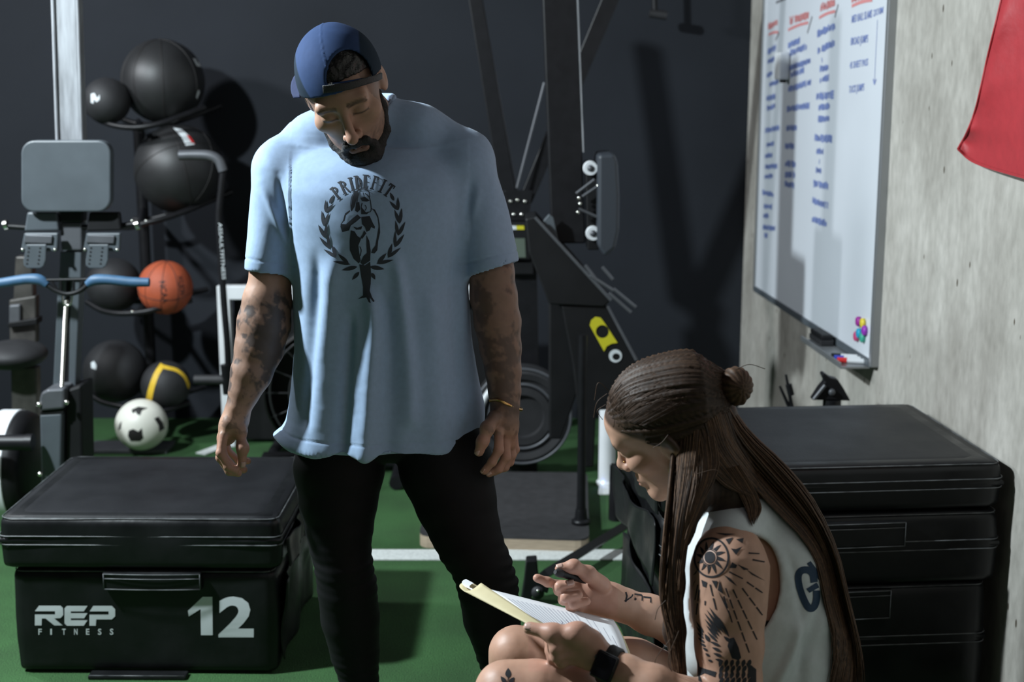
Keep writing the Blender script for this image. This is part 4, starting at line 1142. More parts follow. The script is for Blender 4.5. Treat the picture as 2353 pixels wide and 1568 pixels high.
# ------------------------------------------------------------------ people: shared pieces
def proj(V):
    r = np.asarray(V) - CAM; z = r @ _F
    return 1176.5 + F_PX * (r @ _R) / z, 784.0 - F_PX * (r @ _U) / z
def LR(py, l, r, Y):
    """centre point and radius of a limb whose outline runs from pixel l to r in row py"""
    c = P((l + r) / 2, py, Y); return c, (r - l) / 2 * mpp(c)
def CR(px, py, Y, rpx):
    c = P(px, py, Y); return c, rpx * mpp(c)
def capcone(a, b, ra, rb, flat=None, s=1.0):
    """cone cut square at its b end"""
    fn, lo, hi = cone(a, b, ra, rb, flat, s); a = np.asarray(a); b = np.asarray(b); d = (b - a) / np.linalg.norm(b - a)
    def f2(g): return np.maximum(fn(g), (g - b.astype(np.float32)) @ d.astype(np.float32))
    return f2, lo, hi

def head_prims(vol, T, female=False, s=1.0):
    A = lambda prim, k=0.01: vol.add(posed(prim, T), k)
    C = lambda prim, k=0.006: vol.cut(posed(prim, T), k)
    A(ball((0, 0.012, 0.03), (0.077, 0.098, 0.094)), 0.02)
    A(ball((0, -0.032, -0.035), (0.061, 0.06, 0.078)), 0.025)
    for x in (-1, 1):
        A(cone((x * 0.055, 0.0, -0.05), (x * 0.02, -0.07, -0.098), 0.019, 0.018), 0.02)
        A(ball((x * 0.046, -0.062, -0.012), (0.024, 0.022, 0.02)), 0.02)
    A(ball((0, -0.08, -0.098), (0.022, 0.018, 0.017)), 0.018)
    if female: A(ball((0, -0.04, 0.05), (0.062, 0.062, 0.045)), 0.02)
    A(cone((-0.042, -0.078, 0.03), (0.042, -0.078, 0.03), 0.0125, 0.0125), 0.018)
    for x in (-1, 1):
        C(ball((x * 0.033, -0.102 if not female else -0.105, 0.01), (0.021, 0.016 if not female else 0.012, 0.013)), 0.014)
        A(ball((x * 0.032, -0.079, 0.008), (0.0165, 0.0125, 0.0115)), 0.004)
        A(cone((x * 0.017, -0.0875, 0.0035), (x * 0.046, -0.08, 0.0045), 0.0022, 0.002), 0.003)
    nl = 0.114 if female else 0.12
    A(cone((0, -0.088, 0.02), (0, -nl + 0.004, -0.028), 0.008, 0.0105), 0.012)
    A(ball((0, -nl, -0.032), (0.0115, 0.011, 0.0105)), 0.008)
    for x in (-1, 1):
        A(ball((x * 0.0125, -0.102, -0.0355), (0.0085, 0.0105, 0.0085)), 0.006)
        C(ball((x * 0.0065, -0.108, -0.0445), (0.0035, 0.005, 0.004)), 0.003)
    A(ball((0, -0.088, -0.066), (0.026, 0.012, 0.018)), 0.015)
    A(cone((-0.018, -0.094, -0.0625), (0.018, -0.094, -0.0625), 0.0048, 0.0048), 0.006)
    A(cone((-0.014, -0.0955, -0.0735), (0.014, -0.0955, -0.0735), 0.0062, 0.0062), 0.006)
    A(ball((0, -0.1, -0.0625), (0.009, 0.005, 0.005)), 0.005)
    C(cone((-0.023, -0.0985, -0.0682), (0.023, -0.0985, -0.0682), 0.0017, 0.0017), 0.003)
    for x in (-1, 1):
        E = frame_from((x * 0.5, -0.85, 0.1), (0, 0.12, 1))
        A(ball((x * 0.079, 0.014, 0.004), (0.008, 0.018, 0.033), np.stack([(1, 0, 0), (0, 1, 0), (0, 0, 1)], 1) @ np.array([[0.94, x * 0.34, 0], [-x * 0.34, 0.94, 0], [0, 0, 1]])), 0.006)
        C(ball((x * 0.089, 0.006, 0.007), (0.006, 0.01, 0.018)), 0.005)

def finger(vol, pts, r0, r1, k=0.004, knuckle=0.0006):
    n = len(pts) - 1
    for i in range(n):
        a = r0 + (r1 - r0) * i / n; b = r0 + (r1 - r0) * (i + 1) / n
        vol.add(cone(pts[i], pts[i + 1], a, b), k)
    for i in range(1, n): vol.add(ball(pts[i], r0 + (r1 - r0) * i / n + knuckle), k)

def nail(pts, up, r, m, parent, w=0.0055):
    """finger nail lying on the last joint, facing up"""
    a = np.asarray(pts[-2], float); b = np.asarray(pts[-1], float); d = (b - a) / np.linalg.norm(b - a)
    u = np.asarray(up, float); u = u - d * (u @ d); u /= np.linalg.norm(u); s = np.cross(d, u); V = []
    for t in np.linspace(-0.006, 0.0065, 5):
        for q in np.linspace(-1, 1, 5):
            wq = w * q * (1 if t < 0.004 else 0.8)
            V.append(b + d * t + s * wq + u * (math.sqrt(max(0, r * r - wq * wq)) + 0.0004 - max(0, t) * 0.16))
    f = [[i * 5 + j, i * 5 + j + 1, (i + 1) * 5 + j + 1, (i + 1) * 5 + j] for i in range(4) for j in range(4)]
    o = mesh_obj('nail', V, f, m, parent); o.modifiers.new('s', 'SOLIDIFY').thickness = 0.0005

def skin_mat(name, rough=0.5):
    return mat(name, (0.4, 0.24, 0.17), rough, attr='Col', noise=0.07, nscale=45, bump=0.12, bscale=350, sss=0.12, spec=0.4, bdist=0.0006)
M['skin_m'] = skin_mat('skin'); M['nail'] = mat('nail', (0.55, 0.36, 0.3), 0.3)
M['shirt_m'] = mat('pale_blue_cotton', (0.29, 0.4, 0.57), 0.85, noise=0.05, nscale=90, bump=0.1, bscale=900, sheen=0.15, bdist=0.0008)
M['pants'] = mat('black_leggings', (0.0045, 0.0045, 0.0055), 0.7, spec=0.2, noise=0.1, nscale=60, bump=0.15, bscale=900, sheen=0.0, bdist=0.0006)
M['cap'] = mat('cap_nylon', (0.03, 0.06, 0.14), 0.85, spec=0.2, attr='Col', noise=0.06, nscale=80)
M['hair_m'] = mat('dark_hair', (0.007, 0.006, 0.0055), 0.42, noise=0.5, nscale=120, bump=0.6, bscale=220, bdist=0.003)
M['beard'] = mat('dark_beard', (0.006, 0.005, 0.0045), 0.7, noise=0.5, nscale=300, bump=0.9, bscale=500, bdist=0.002)
M['gold'] = mat('gold_chain', (0.7, 0.42, 0.16), 0.28, metal=1.0)
M['shoe'] = mat('dark_trainer', (0.03, 0.03, 0.033), 0.6)
M['shirtprint'] = mat('dark_shirt_print', (0.022, 0.028, 0.04), 0.75)

# ------------------------------------------------------------------ the man
YM = 2.92
def msh(V):
    """turn his trunk a little towards the woman: the far side of the body set back"""
    V = np.asarray(V, float).copy(); w = sstep(0.5, 0.85, V[:, 2]) * sstep(0.15, 0.23, np.linalg.norm(V - P(794, 214, 2.84), axis=1))
    k = 1 + 0.12 * (V[:, 0] - P(838, 300, 2.95)[0]) * w / V[:, 1]; return CAM + (V - CAM) * k[:, None]
man = thing('person', [P(900, 1000, YM)[0], YM, 0.0], 'standing man in a pale blue printed T-shirt, black leggings and backwards navy cap, looking down', 'person')
pit, yaw, rol = math.radians(33), math.radians(7.5), math.radians(15)
HF = np.array([math.sin(yaw) * math.cos(pit), -math.cos(yaw) * math.cos(pit), -math.sin(pit)])
HA = frame_from(HF, (-math.sin(rol), 0.35, math.cos(rol)))
HO = P(794, 214, 2.84)
HT = (HA, HO)
bv = Vol((-0.66, 2.66, 0.0), (0.06, 3.12, 1.76), 0.0033)
head_prims(bv, HT)
nb = P(838, 300, 2.98)
bv.add(cone(HO + HA @ [0, 0.03, -0.055], nb, 0.056, 0.064), 0.02)
bv.add(cone(nb, P(865, 900, 2.95), 0.075, 0.12), 0.03)
for sx, sy in ((640, 385), (1078, 372)): bv.add(cone(nb, P(sx, sy, 2.95), 0.06, 0.055), 0.03)
armL = [CR(632, 400, 2.95, 50), CR(622, 560, 2.93, 46), LR(640, 575, 667, 2.92), LR(690, 560, 668, 2.915), LR(745, 547, 666, 2.91), LR(800, 541, 650, 2.9), LR(860, 531, 622, 2.885), LR(900, 527, 596, 2.875), LR(935, 521, 577, 2.87)]
armR = [CR(1083, 390, 2.95, 52), CR(1118, 560, 2.93, 52), LR(625, 1078, 1180, 2.92), LR(680, 1082, 1187, 2.915), LR(740, 1091, 1195, 2.91), LR(800, 1104, 1196, 2.9), LR(850, 1116, 1196, 2.885), LR(900, 1124, 1195, 2.875), LR(935, 1128, 1194, 2.87)]
chain(bv, armL, 0.012); chain(bv, armR, 0.012)
# his right hand (beside the left box)
wL = P(549, 935, 2.87)
bv.add(cone(wL, P(538, 975, 2.875), 0.024, 0.029, (0.25, 1, 0), 1.35), 0.012)
bv.add(cone(P(540, 965, 2.875), P(522, 1004, 2.885), 0.025, 0.019, (0.15, 1, 0), 1.75), 0.012)
fl_ = 0.0098
handL = [[P(514, 1000, 2.838), P(507, 1042, 2.825), P(524, 1073, 2.825), P(541, 1083, 2.83)],
         [P(510, 1004, 2.868), P(507, 1052, 2.86), P(527, 1084, 2.86), P(548, 1089, 2.862)],
         [P(512, 1002, 2.897), P(512, 1046, 2.893), P(538, 1077, 2.892), P(560, 1080, 2.893)],
         [P(519, 996, 2.922), P(522, 1034, 2.922), P(548, 1058, 2.92), P(570, 1060, 2.92)]]
for i, fp in enumerate(handL): finger(bv, fp, fl_ + (0.0005 if i == 1 else 0) - (0.0015 if i == 3 else 0), 0.0082 - (0.001 if i == 3 else 0))
thL = [P(545, 955, 2.868), P(552, 990, 2.85), P(558, 1030, 2.838), P(556, 1066, 2.836)]
finger(bv, thL, 0.0115, 0.0092, 0.012)
# his left hand (with the bracelet)
bv.add(cone(P(1161, 935, 2.87), P(1158, 975, 2.875), 0.027, 0.031, (-0.25, 1, 0), 1.3), 0.012)
bv.add(cone(P(1157, 965, 2.875), P(1166, 1012, 2.885), 0.029, 0.021, (-0.2, 1, 0), 1.6), 0.012)
handR = [[P(1146, 990, 2.83), P(1146, 1035, 2.815), P(1131, 1062, 2.812), P(1113, 1083, 2.815)],
         [P(1161, 1005, 2.85), P(1163, 1050, 2.842), P(1146, 1078, 2.84), P(1124, 1089, 2.842)],
         [P(1174, 1006, 2.88), P(1176, 1046, 2.875), P(1160, 1074, 2.872), P(1136, 1086, 2.872)],
         [P(1182, 1000, 2.908), P(1184, 1034, 2.905), P(1172, 1062, 2.902), P(1150, 1076, 2.902)]]
for i, fp in enumerate(handR): finger(bv, fp, fl_ + (0.001 if i < 2 else 0) - (0.0012 if i == 3 else 0), 0.0083)
thR = [P(1136, 958, 2.835), P(1120, 985, 2.808), P(1109, 1015, 2.8), P(1101, 1039, 2.8)]
finger(bv, thR, 0.0145, 0.0102, 0.008)
# legs (inside the leggings)
rowsL = [(1020, 690, 890), (1075, 675, 884), (1150, 687, 868), (1210, 702, 858), (1250, 712, 852), (1300, 724, 856), (1350, 730, 865), (1420, 738, 872), (1500, 760, 872), (1568, 782, 870), (1640, 793, 866), (1720, 795, 862)]
rowsR = [(1020, 905, 1118), (1075, 918, 1134), (1150, 953, 1141), (1210, 984, 1148), (1250, 1005, 1156), (1300, 1037, 1175), (1350, 1052, 1190), (1420, 1065, 1196), (1500, 1095, 1200), (1568, 1118, 1205), (1640, 1137, 1210), (1720, 1145, 1213)]
def leg(vol, rows, Ys, shrink, k=0.006):
    pts = [(LR(y, l, r, Yv)[0], max(0.02, LR(y, l, r, Yv)[1] - shrink)) for (y, l, r), Yv in zip(rows, Ys)]
    chain(vol, pts, k); return pts
YL = [2.93, 2.93, 2.92, 2.91, 2.905, 2.9, 2.91, 2.93, 2.945, 2.95, 2.955, 2.96]
YR = [2.93, 2.92, 2.9, 2.885, 2.875, 2.87, 2.875, 2.895, 2.91, 2.92, 2.925, 2.93]
for rw, yy in ((rowsL, YL), (rowsR, YR)):
    pp = leg(bv, rw, yy, 0.008)
    an = pp[-1][0]; bv.add(cone(an, [an[0], an[1], 0.07], 0.03, 0.035), 0.01); bv.add(cone([an[0], an[1], 0.05], [an[0], an[1] - 0.12, 0.04], 0.032, 0.026), 0.02)
bv.add(ball(P(900, 950, 2.94), (0.165, 0.1, 0.1)), 0.006)
V, Fc = bv.mesh(2)
q = (V - HO) @ HA      # head-local coordinates
SK = np.array([0.40, 0.235, 0.165]); col = np.tile(SK, (len(V), 1))
dh = np.linalg.norm(q, axis=1); onh = dh < 0.16
red_ = onh * np.exp(-((q[:, 0]) ** 2 / 0.02 ** 2 + (q[:, 1] + 0.11) ** 2 / 0.03 ** 2 + (q[:, 2] + 0.03) ** 2 / 0.025 ** 2))
col = col * (1 - 0.3 * red_[:, None]) + np.array([0.45, 0.2, 0.15]) * 0.3 * red_[:, None]
def paint(mask, c, a=1.0):
    global col
    w = np.clip(mask, 0, 1)[:, None] * a; col = col * (1 - w) + np.array(c) * w
lip = onh * (np.abs(q[:, 0]) < 0.022) * (q[:, 1] < -0.085) * np.exp(-((q[:, 2] + 0.0685) / 0.009) ** 4)
paint(lip, (0.3, 0.12, 0.1), 0.7)
fz = fnoise(V, 420, 5, 2)
brow = onh * sstep(0.0075, 0.004, np.abs(q[:, 2] - 0.0295 - 0.06 * (0.05 - np.abs(q[:, 0])) * 0 + 4.0 * (np.abs(q[:, 0]) - 0.03) ** 2)) * (np.abs(q[:, 0]) > 0.011) * (np.abs(q[:, 0]) < 0.052) * (q[:, 1] < -0.055)
paint(brow * (0.75 + 0.25 * fz), (0.02, 0.014, 0.01), 0.9)
stub = onh * sstep(0.0, -0.035, q[:, 2] + 0.25 * (q[:, 1] + 0.05)) * sstep(-0.03, -0.07, q[:, 2] - 0.35 * np.maximum(0, np.abs(q[:, 0]) - 0.03)) * (q[:, 1] < 0.03)
paint(stub * (0.6 + 0.3 * fz), (0.05, 0.035, 0.028), 0.75)
side = onh * (q[:, 1] > -0.055) * sstep(-0.02, 0.01, q[:, 2]) * (np.abs(q[:, 0]) > 0.05) * (np.abs(q[:, 0]) < 0.083)
paint(side, (0.1, 0.065, 0.05), 0.55)
lash = onh * np.exp(-((q[:, 2] - 0.0038) / 0.0028) ** 2) * (np.abs(np.abs(q[:, 0]) - 0.032) < 0.017) * (q[:, 1] < -0.07)
paint(lash, (0.02, 0.014, 0.012), 0.85)
px, py = proj(V)
arm = ((px < 670) | (px > 1072)) & (py > 560)
tn = 2.6 * fnoise(V * [1, 1, 0.6], 60, 21, 4); tn2 = 2.6 * fnoise(V, 170, 22, 3)
isL = arm & (px < 700)
tl_ = (0.35 + 0.65 * sstep(-0.6, 0.5, tn + 0.6 * tn2 + 0.5 * sstep(-0.02, 0.05, (px - 600) / 1000)) ) * sstep(665, 690, py + 0.25 * (px - 600)) * sstep(955, 905, py)
tl_ = np.maximum(tl_, 0.5 * sstep(0.1, 0.5, tn2) * sstep(940, 960, py) * sstep(1010, 985, py))
tr_ = (0.6 + 0.4 * sstep(-0.6, 0.6, tn + 0.6 * tn2)) * sstep(1010, 940, py); tr_ = np.maximum(tr_, 0.6 * sstep(0.0, 0.4, tn2) * sstep(1030, 990, py))
paint(isL * tl_, (0.035, 0.035, 0.038), 0.86)
paint((arm & (px > 1000)) * tr_, (0.05, 0.036, 0.03), 0.8)
knu = arm & (py > 1000)
paint(knu * 0.35, (0.42, 0.19, 0.14))
V = V + vnormals(V, Fc) * (0.0006 * fnoise(V, 130, 9, 2))[:, None] * arm[:, None]
V = msh(V); body = mesh_obj('body', V, Fc, M['skin_m'], man); set_colors(body, col)
body['label'] = 'tattooed forearms, hands, neck and bearded face'
thR, thL = list(msh(thR)), list(msh(thL)); handR = [list(msh(q_)) for q_ in handR]
nail(thR, (-0.55, -0.8, 0.2), 0.0102, M['nail'], man, 0.0065); nail(thL, (0.5, -0.85, 0.1), 0.0096, M['nail'], man, 0.006)
for fp in handR[:2]: nail(fp, (-0.8, -0.5, -0.1), 0.0083, M['nail'], man, 0.005)

# beard and hair
hv = Vol(HO - 0.17, HO + 0.17, 0.0026)
for x in (-1, 1):
    for a, b, ra, rb in (((0.066, -0.012, -0.01), (0.064, -0.016, -0.045), 0.006, 0.009), ((0.064, -0.016, -0.045), (0.051, -0.042, -0.083), 0.009, 0.0135), ((0.051, -0.042, -0.083), (0.022, -0.078, -0.104), 0.0135, 0.02),
                         ((0.0, -0.104, -0.0535), (0.02, -0.097, -0.058), 0.0078, 0.008), ((0.02, -0.097, -0.056), (0.03, -0.086, -0.078), 0.007, 0.008), ((0.03, -0.086, -0.078), (0.022, -0.082, -0.1), 0.008, 0.014)):
        hv.add(posed(cone((x * a[0], a[1], a[2]), (x * b[0], b[1], b[2]), ra, rb), HT), 0.008)
hv.add(posed(ball((0, -0.09, -0.1), (0.028, 0.02, 0.02)), HT), 0.012)
hv.add(posed(cone((-0.008, -0.099, -0.086), (0.008, -0.099, -0.086), 0.005, 0.005), HT), 0.008)
V, Fc = hv.mesh(1); V = V + vnormals(V, Fc) * (0.0012 * fnoise(V, 420, 3, 2))[:, None]
mesh_obj('beard', V, Fc, M['beard'], man)
hv = Vol(HO - 0.2, HO + 0.2, 0.0034)
hv.add(posed(ball((0, 0.008, 0.04), (0.0795, 0.1, 0.0955)), HT), 0.01)
below = lambda g: -(((g - HO) @ HA)[..., 2] - 0.052 + 0.35 * ((g - HO) @ HA)[..., 1])
hv.apply((below, HO - 0.2, HO + 0.2), 0.01, 'and')
V, Fc = hv.mesh(1); V = V + vnormals(V, Fc) * (0.002 * fnoise(V @ HA * [1, 0.4, 1], 300, 4, 2))[:, None]
mesh_obj('hair', V, Fc, M['hair_m'], man)
# backwards cap
cv = Vol(HO - 0.24, HO + 0.24, 0.003)
cv.add(posed(ball((0, 0.01, 0.042), (0.0875, 0.108, 0.1)), HT), 0.01)
CV0 = bvh_of(cv.mesh(1))
hemp = lambda g: -(((g - HO) @ HA)[..., 2] - 0.03 + 0.36 * ((g - HO) @ HA)[..., 1])
cv.apply((hemp, HO - 0.24, HO + 0.24), 0.01, 'and')
def arch(g):
    x, y = proj(g); a = math.radians(-8); dx, dy = x - 803, y - 184
    u = (dx * math.cos(a) + dy * math.sin(a)) / 53; v = (-dx * math.sin(a) + dy * math.cos(a))
    e = (np.sqrt(u * u + np.where(v < 0, (v / 70) ** 2, 0)) - 1) * 53; d = np.maximum(e, v - 1) * 0.00092
    return np.maximum(d, g[..., 1] - HO[1])
cv.cut((arch, HO - [0.12, 0.24, 0.1], HO + [0.12, 0.0, 0.2]), 0.002)
V, Fc = cv.mesh(1); q = (V - HO) @ HA; px, py = proj(V)
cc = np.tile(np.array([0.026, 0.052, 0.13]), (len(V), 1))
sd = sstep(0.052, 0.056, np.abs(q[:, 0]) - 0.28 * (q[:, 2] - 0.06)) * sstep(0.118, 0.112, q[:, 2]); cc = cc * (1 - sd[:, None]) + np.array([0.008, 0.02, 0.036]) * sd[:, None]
a = math.radians(-8); vv = -(px - 803) * math.sin(a) + (py - 184) * math.cos(a); uu = (px - 803) * math.cos(a) + (py - 184) * math.sin(a)
V = V + vnormals(V, Fc) * ((0.0012 * fnoise(V, 45, 31, 2)) + 0.0012 * sstep(0.002, 0.0, np.abs(q[:, 0])) * (q[:, 2] > 0.05))[:, None]
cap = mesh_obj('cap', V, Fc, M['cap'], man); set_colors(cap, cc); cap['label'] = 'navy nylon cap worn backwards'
bz = lambda y: 0.03 - 0.4 * 0.1 - 0.35 * (y - 0.1)
VB = []; nb_, mb_ = 17, 9
for j in range(mb_):
    for i in range(nb_):
        th = math.radians(-62 + 124 * i / (nb_ - 1)); t = j / (mb_ - 1); rr = 1 + 0.62 * t * (math.cos(th) ** 0.5 if abs(math.cos(th)) > 0 else 0)
        x, y = 0.083 * math.sin(th) * (1 + 0.1 * t), 0.01 + 0.102 * math.cos(th) * rr
        cb0, sb0 = math.cos(0.55), math.sin(0.55); VB.append(HO + HA @ np.array([x * cb0 - y * sb0, x * sb0 + y * cb0, 0.0 - 0.2 * (y - 0.1) - 0.9 * x * x + 0.012]))
fb = [[j * nb_ + i, j * nb_ + i + 1, (j + 1) * nb_ + i + 1, (j + 1) * nb_ + i] for j in range(mb_ - 1) for i in range(nb_ - 1)]
br_ = mesh_obj('brim', VB, fb, M['cap'], cap); set_colors(br_, np.tile([0.028, 0.038, 0.085], (len(VB), 1))); br_.modifiers.new('s', 'SOLIDIFY').thickness = 0.003
bb = bvh_of((V, Fc))
sp = decal('strap', [[(742, 196), (800, 189), (862, 172), (878, 165), (880, 178), (866, 186), (802, 206), (744, 214)]], CV0, M['rubber'], cap, 5, off=0.0012)
if sp: sp.modifiers.new('s', 'SOLIDIFY').thickness = 0.002
decal('buckle', [[(753, 178), (757, 177), (759, 196), (755, 198)], [(760, 178), (763, 178), (764, 195), (761, 196)], [(752, 157), (758, 158), (760, 172), (755, 172)]], bb, M['chrome'], cap, 4, off=0.002)

# leggings
pv_ = Vol((-0.62, 2.72, 0.06), (0.06, 3.12, 0.98), 0.0042)
ptsL = leg(pv_, rowsL, YL, 0.0); ptsR = leg(pv_, rowsR, YR, 0.0)
pv_.add(ball(P(900, 960, 2.94), (0.178, 0.11, 0.1)), 0.006)
V, Fc = pv_.mesh(2); px, py = proj(V)
kn = np.exp(-((py - 1310) / 60) ** 2) + 0.7 * np.exp(-((py - 1560) / 50) ** 2)
V = V + vnormals(V, Fc) * (0.0028 * kn * np.sin(V[:, 2] * 270 + 2.5 * fnoise(V, 14, 8, 2)) * (0.6 + 0.6 * fnoise(V, 10, 12, 1)))[:, None]
mesh_obj('leggings', msh(V), Fc, M['pants'], man)
for rw, yy in ((rowsL, YL), (rowsR, YR)):
    an = LR(*rw[-1], yy[-1])[0]; sv = Vol([an[0] - 0.1, an[1] - 0.24, 0.0], [an[0] + 0.1, an[1] + 0.12, 0.16], 0.005)
    sv.add(cone([an[0], an[1] + 0.02, 0.06], [an[0], an[1] - 0.14, 0.045], 0.05, 0.046), 0.03); sv.add(cone([an[0], an[1], 0.1], [an[0], an[1], 0.05], 0.05, 0.05), 0.03)
    sv.apply((lambda g: 0.004 - g[..., 2], np.array([an[0] - 0.1, an[1] - 0.24, -0.02]), np.array([an[0] + 0.1, an[1] + 0.12, 0.2])), 0.01, 'and')
    v, f = sv.mesh(1); mesh_obj('shoe', v, f, M['shoe'], man)

# T-shirt
sv = Vol((-0.68, 2.68, 0.8), (0.1, 3.16, 1.6), 0.0036)
rows = [(338, 655, 1062, 2.95, 0.09), (380, 640, 1085, 2.94, 0.14), (430, 640, 1090, 2.93, 0.156), (500, 652, 1082, 2.925, 0.16), (560, 664, 1074, 2.925, 0.156), (640, 671, 1073, 2.93, 0.15),
        (720, 675, 1076, 2.935, 0.149), (800, 677, 1081, 2.94, 0.15), (870, 672, 1093, 2.945, 0.154), (930, 664, 1110, 2.948, 0.156), (975, 656, 1108, 2.95, 0.158), (1012, 646, 1104, 2.95, 0.16), (1030, 642, 1104, 2.95, 0.16)]
S = []
for y, l, r_, Yc, ry in rows:
    c, rad = LR(y, l, r_, Yc); S.append((c[2], c[0], c[1], rad, ry))
hz = 0.838; S = [s_ for s_ in S if s_[0] > hz + 0.01] + [(hz, S[-1][1], S[-1][2], S[-1][3] + 0.002, 0.16)]
sv.add(loft(S), 0.01)
nbk = P(826, 268, 2.965)
for pts_ in ([(P(826, 290, 2.965), 0.078), (P(728, 330, 2.96), 0.062), (P(652, 388, 2.95), 0.062)], [(P(832, 288, 2.965), 0.078), (P(960, 312, 2.96), 0.062), (P(1060, 366, 2.95), 0.066)]):
    chain(sv, pts_, 0.03)
for a, b, ra, rb, dfl in ((P(650, 395, 2.945), P(617, 627, 2.915), 0.062, 0.05, (0, 1, 0)), (P(1066, 385, 2.945), P(1133, 617, 2.915), 0.066, 0.058, (0, 1, 0))):
    sv.add(capcone(a, b, ra, rb, dfl, 1.25), 0.025)
    d = (b - a) / np.linalg.norm(b - a); sv.cut(cone(b - d * 0.02, b + d * 0.05, rb - 0.006, rb - 0.006, dfl, 1.3), 0.002)
sv.cut(loft([(hz - 0.02, S[-1][1], S[-1][2], S[-1][3] - 0.02, 0.13), (hz + 0.02, S[-1][1], S[-1][2], S[-1][3] - 0.022, 0.128)]), 0.002)
# neck opening
sv.cut(cone(P(826, 268, 2.955), P(818, 200, 2.93), 0.067, 0.075), 0.004)
V, Fc = sv.mesh(3); px, py = proj(V); Nn = vnormals(V, Fc)
for _ in range(8): Nn = lap(Nn, Fc)
Nn /= np.linalg.norm(Nn, axis=1)[:, None] + 1e-9
front = sstep(0.0, 0.5, -Nn[:, 1])
def ridge(pts, w0, w1, h):
    """fold running down the cloth through the given pixels"""
    p = smooth_path(pts, 8); xs = np.interp(py, p[:, 1], p[:, 0]); t = np.clip((py - p[0, 1]) / (p[-1, 1] - p[0, 1]), 0, 1)
    w = w0 + (w1 - w0) * t; e = sstep(0, 0.18, t) * sstep(1.0, 0.9, t) if p[-1, 1] < 1040 else sstep(0, 0.18, t)
    return h * e * np.exp(-((px - xs) / w) ** 2) * (py > p[0, 1]) * (py < p[-1, 1] + 40)
D = np.zeros(len(V))
for pts_, w0, w1, h in (([(846, 640), (860, 740), (850, 900), (838, 1075)], 18, 24, 0.016), ([(770, 560), (758, 700), (742, 850), (722, 1060)], 20, 34, 0.014),
                        ([(905, 560), (925, 700), (940, 860), (945, 1000)], 14, 20, 0.011), ([(700, 600), (705, 760), (690, 930), (668, 1050)], 16, 26, 0.005),
                        ([(985, 640), (1000, 820), (1010, 1075)], 22, 34, 0.008), ([(805, 700), (796, 880), (782, 1075)], 12, 18, -0.012), ([(880, 640), (895, 800), (892, 1075)], 14, 24, -0.009),
                        ([(724, 560), (728, 700), (708, 1000)], 12, 16, -0.007), ([(1050, 560), (1046, 700), (1058, 850), (1066, 960)], 14, 22, -0.007)):
    D += front * ridge(pts_, w0, w1, h)
lowz = sstep(1.25, 0.95, V[:, 2])
D += 0.0018 * fnoise(V * [1, 1, 1.3], 38, 44, 3) * (0.35 + 0.65 * lowz) + 0.0045 * fnoise(V * [1, 1, 0.4], 15, 45, 2) * sstep(1.3, 1.1, V[:, 2])
slv = (px < 668) & (py < 660) | (px > 1078) & (py < 660)
D += 0.004 * slv * fnoise(V * [1.2, 1, 0.8], 24, 46, 2)
for (x0, y0), (x1, y1), w, h in (((600, 420), (668, 580), 9, 0.006), ((640, 400), (665, 560), 8, -0.008), ((1072, 560), (1085, 400), 10, -0.009), ((1105, 420), (1060, 570), 10, 0.005)):
    t = np.clip(((px - x0) * (x1 - x0) + (py - y0) * (y1 - y0)) / ((x1 - x0) ** 2 + (y1 - y0) ** 2), 0, 1)
    dd = np.hypot(px - x0 - t * (x1 - x0), py - y0 - t * (y1 - y0)); D += front * h * np.exp(-(dd / w) ** 2) * np.sin(np.pi * np.clip(t, 0.05, 0.95))
hemb = np.exp(-((V[:, 2] - hz - 0.024) / 0.0022) ** 2) * (py > 900); D -= 0.0022 * hemb
for (c0, cd) in ((P(617, 627, 2.915), P(617, 627, 2.915) - P(650, 395, 2.945)), (P(1133, 617, 2.915), P(1133, 617, 2.915) - P(1066, 385, 2.945))):
    cd = cd / np.linalg.norm(cd); tt = (V - c0) @ cd; near = np.linalg.norm(V - c0 - tt[:, None] * cd, axis=1) < 0.09
    D -= 0.002 * near * np.exp(-((tt + 0.024) / 0.002) ** 2)
V = V + Nn * D[:, None]
V[:, 2] -= 0.022 * sstep(1030, 1095, px) * sstep(900, 1010, py)
cb_ = sstep(740, 640, px) * sstep(960, 1030, py); V[:, 0] -= 0.012 * cb_; V[:, 2] += 0.014 * cb_ * sstep(690, 645, px)
V = msh(V)
tee = mesh_obj('t_shirt', V, Fc, M['shirt_m'], man); tee['label'] = 'pale blue cotton T-shirt with a dark wreath print'
TB = bvh_of((V, Fc))
# collar band: ring that follows the neck hole
a_ = np.linspace(0, 2 * math.pi, 60); ax_ = P(818, 200, 2.93) - P(826, 268, 2.955); ax_ /= np.linalg.norm(ax_); u_ = np.cross(ax_, [0, 1, 0]); u_ /= np.linalg.norm(u_); w_ = np.cross(ax_, u_)
ring = []
for t in a_:
    d = u_ * math.cos(t) + w_ * math.sin(t); h = TB.ray_cast(Vector(P(826, 268, 2.955) + d * 0.073 + np.array([0, 0, 0.25])), Vector((0, 0, -1)))
    if h[0] is not None: ring.append(np.array(h[0]))
if len(ring) > 30:
    ring = np.array(ring); zr = ring[:, 2].copy()
    for _ in range(12): zr = (np.roll(zr, 1) + zr + np.roll(zr, -1)) / 3
    ring[:, 2] = zr; ring = np.concatenate([ring, ring[:1]]); v, f = tube_vf(ring, 0.0065, 10, cap=False); mesh_obj('collar', v, f, M['shirt_m'], tee)

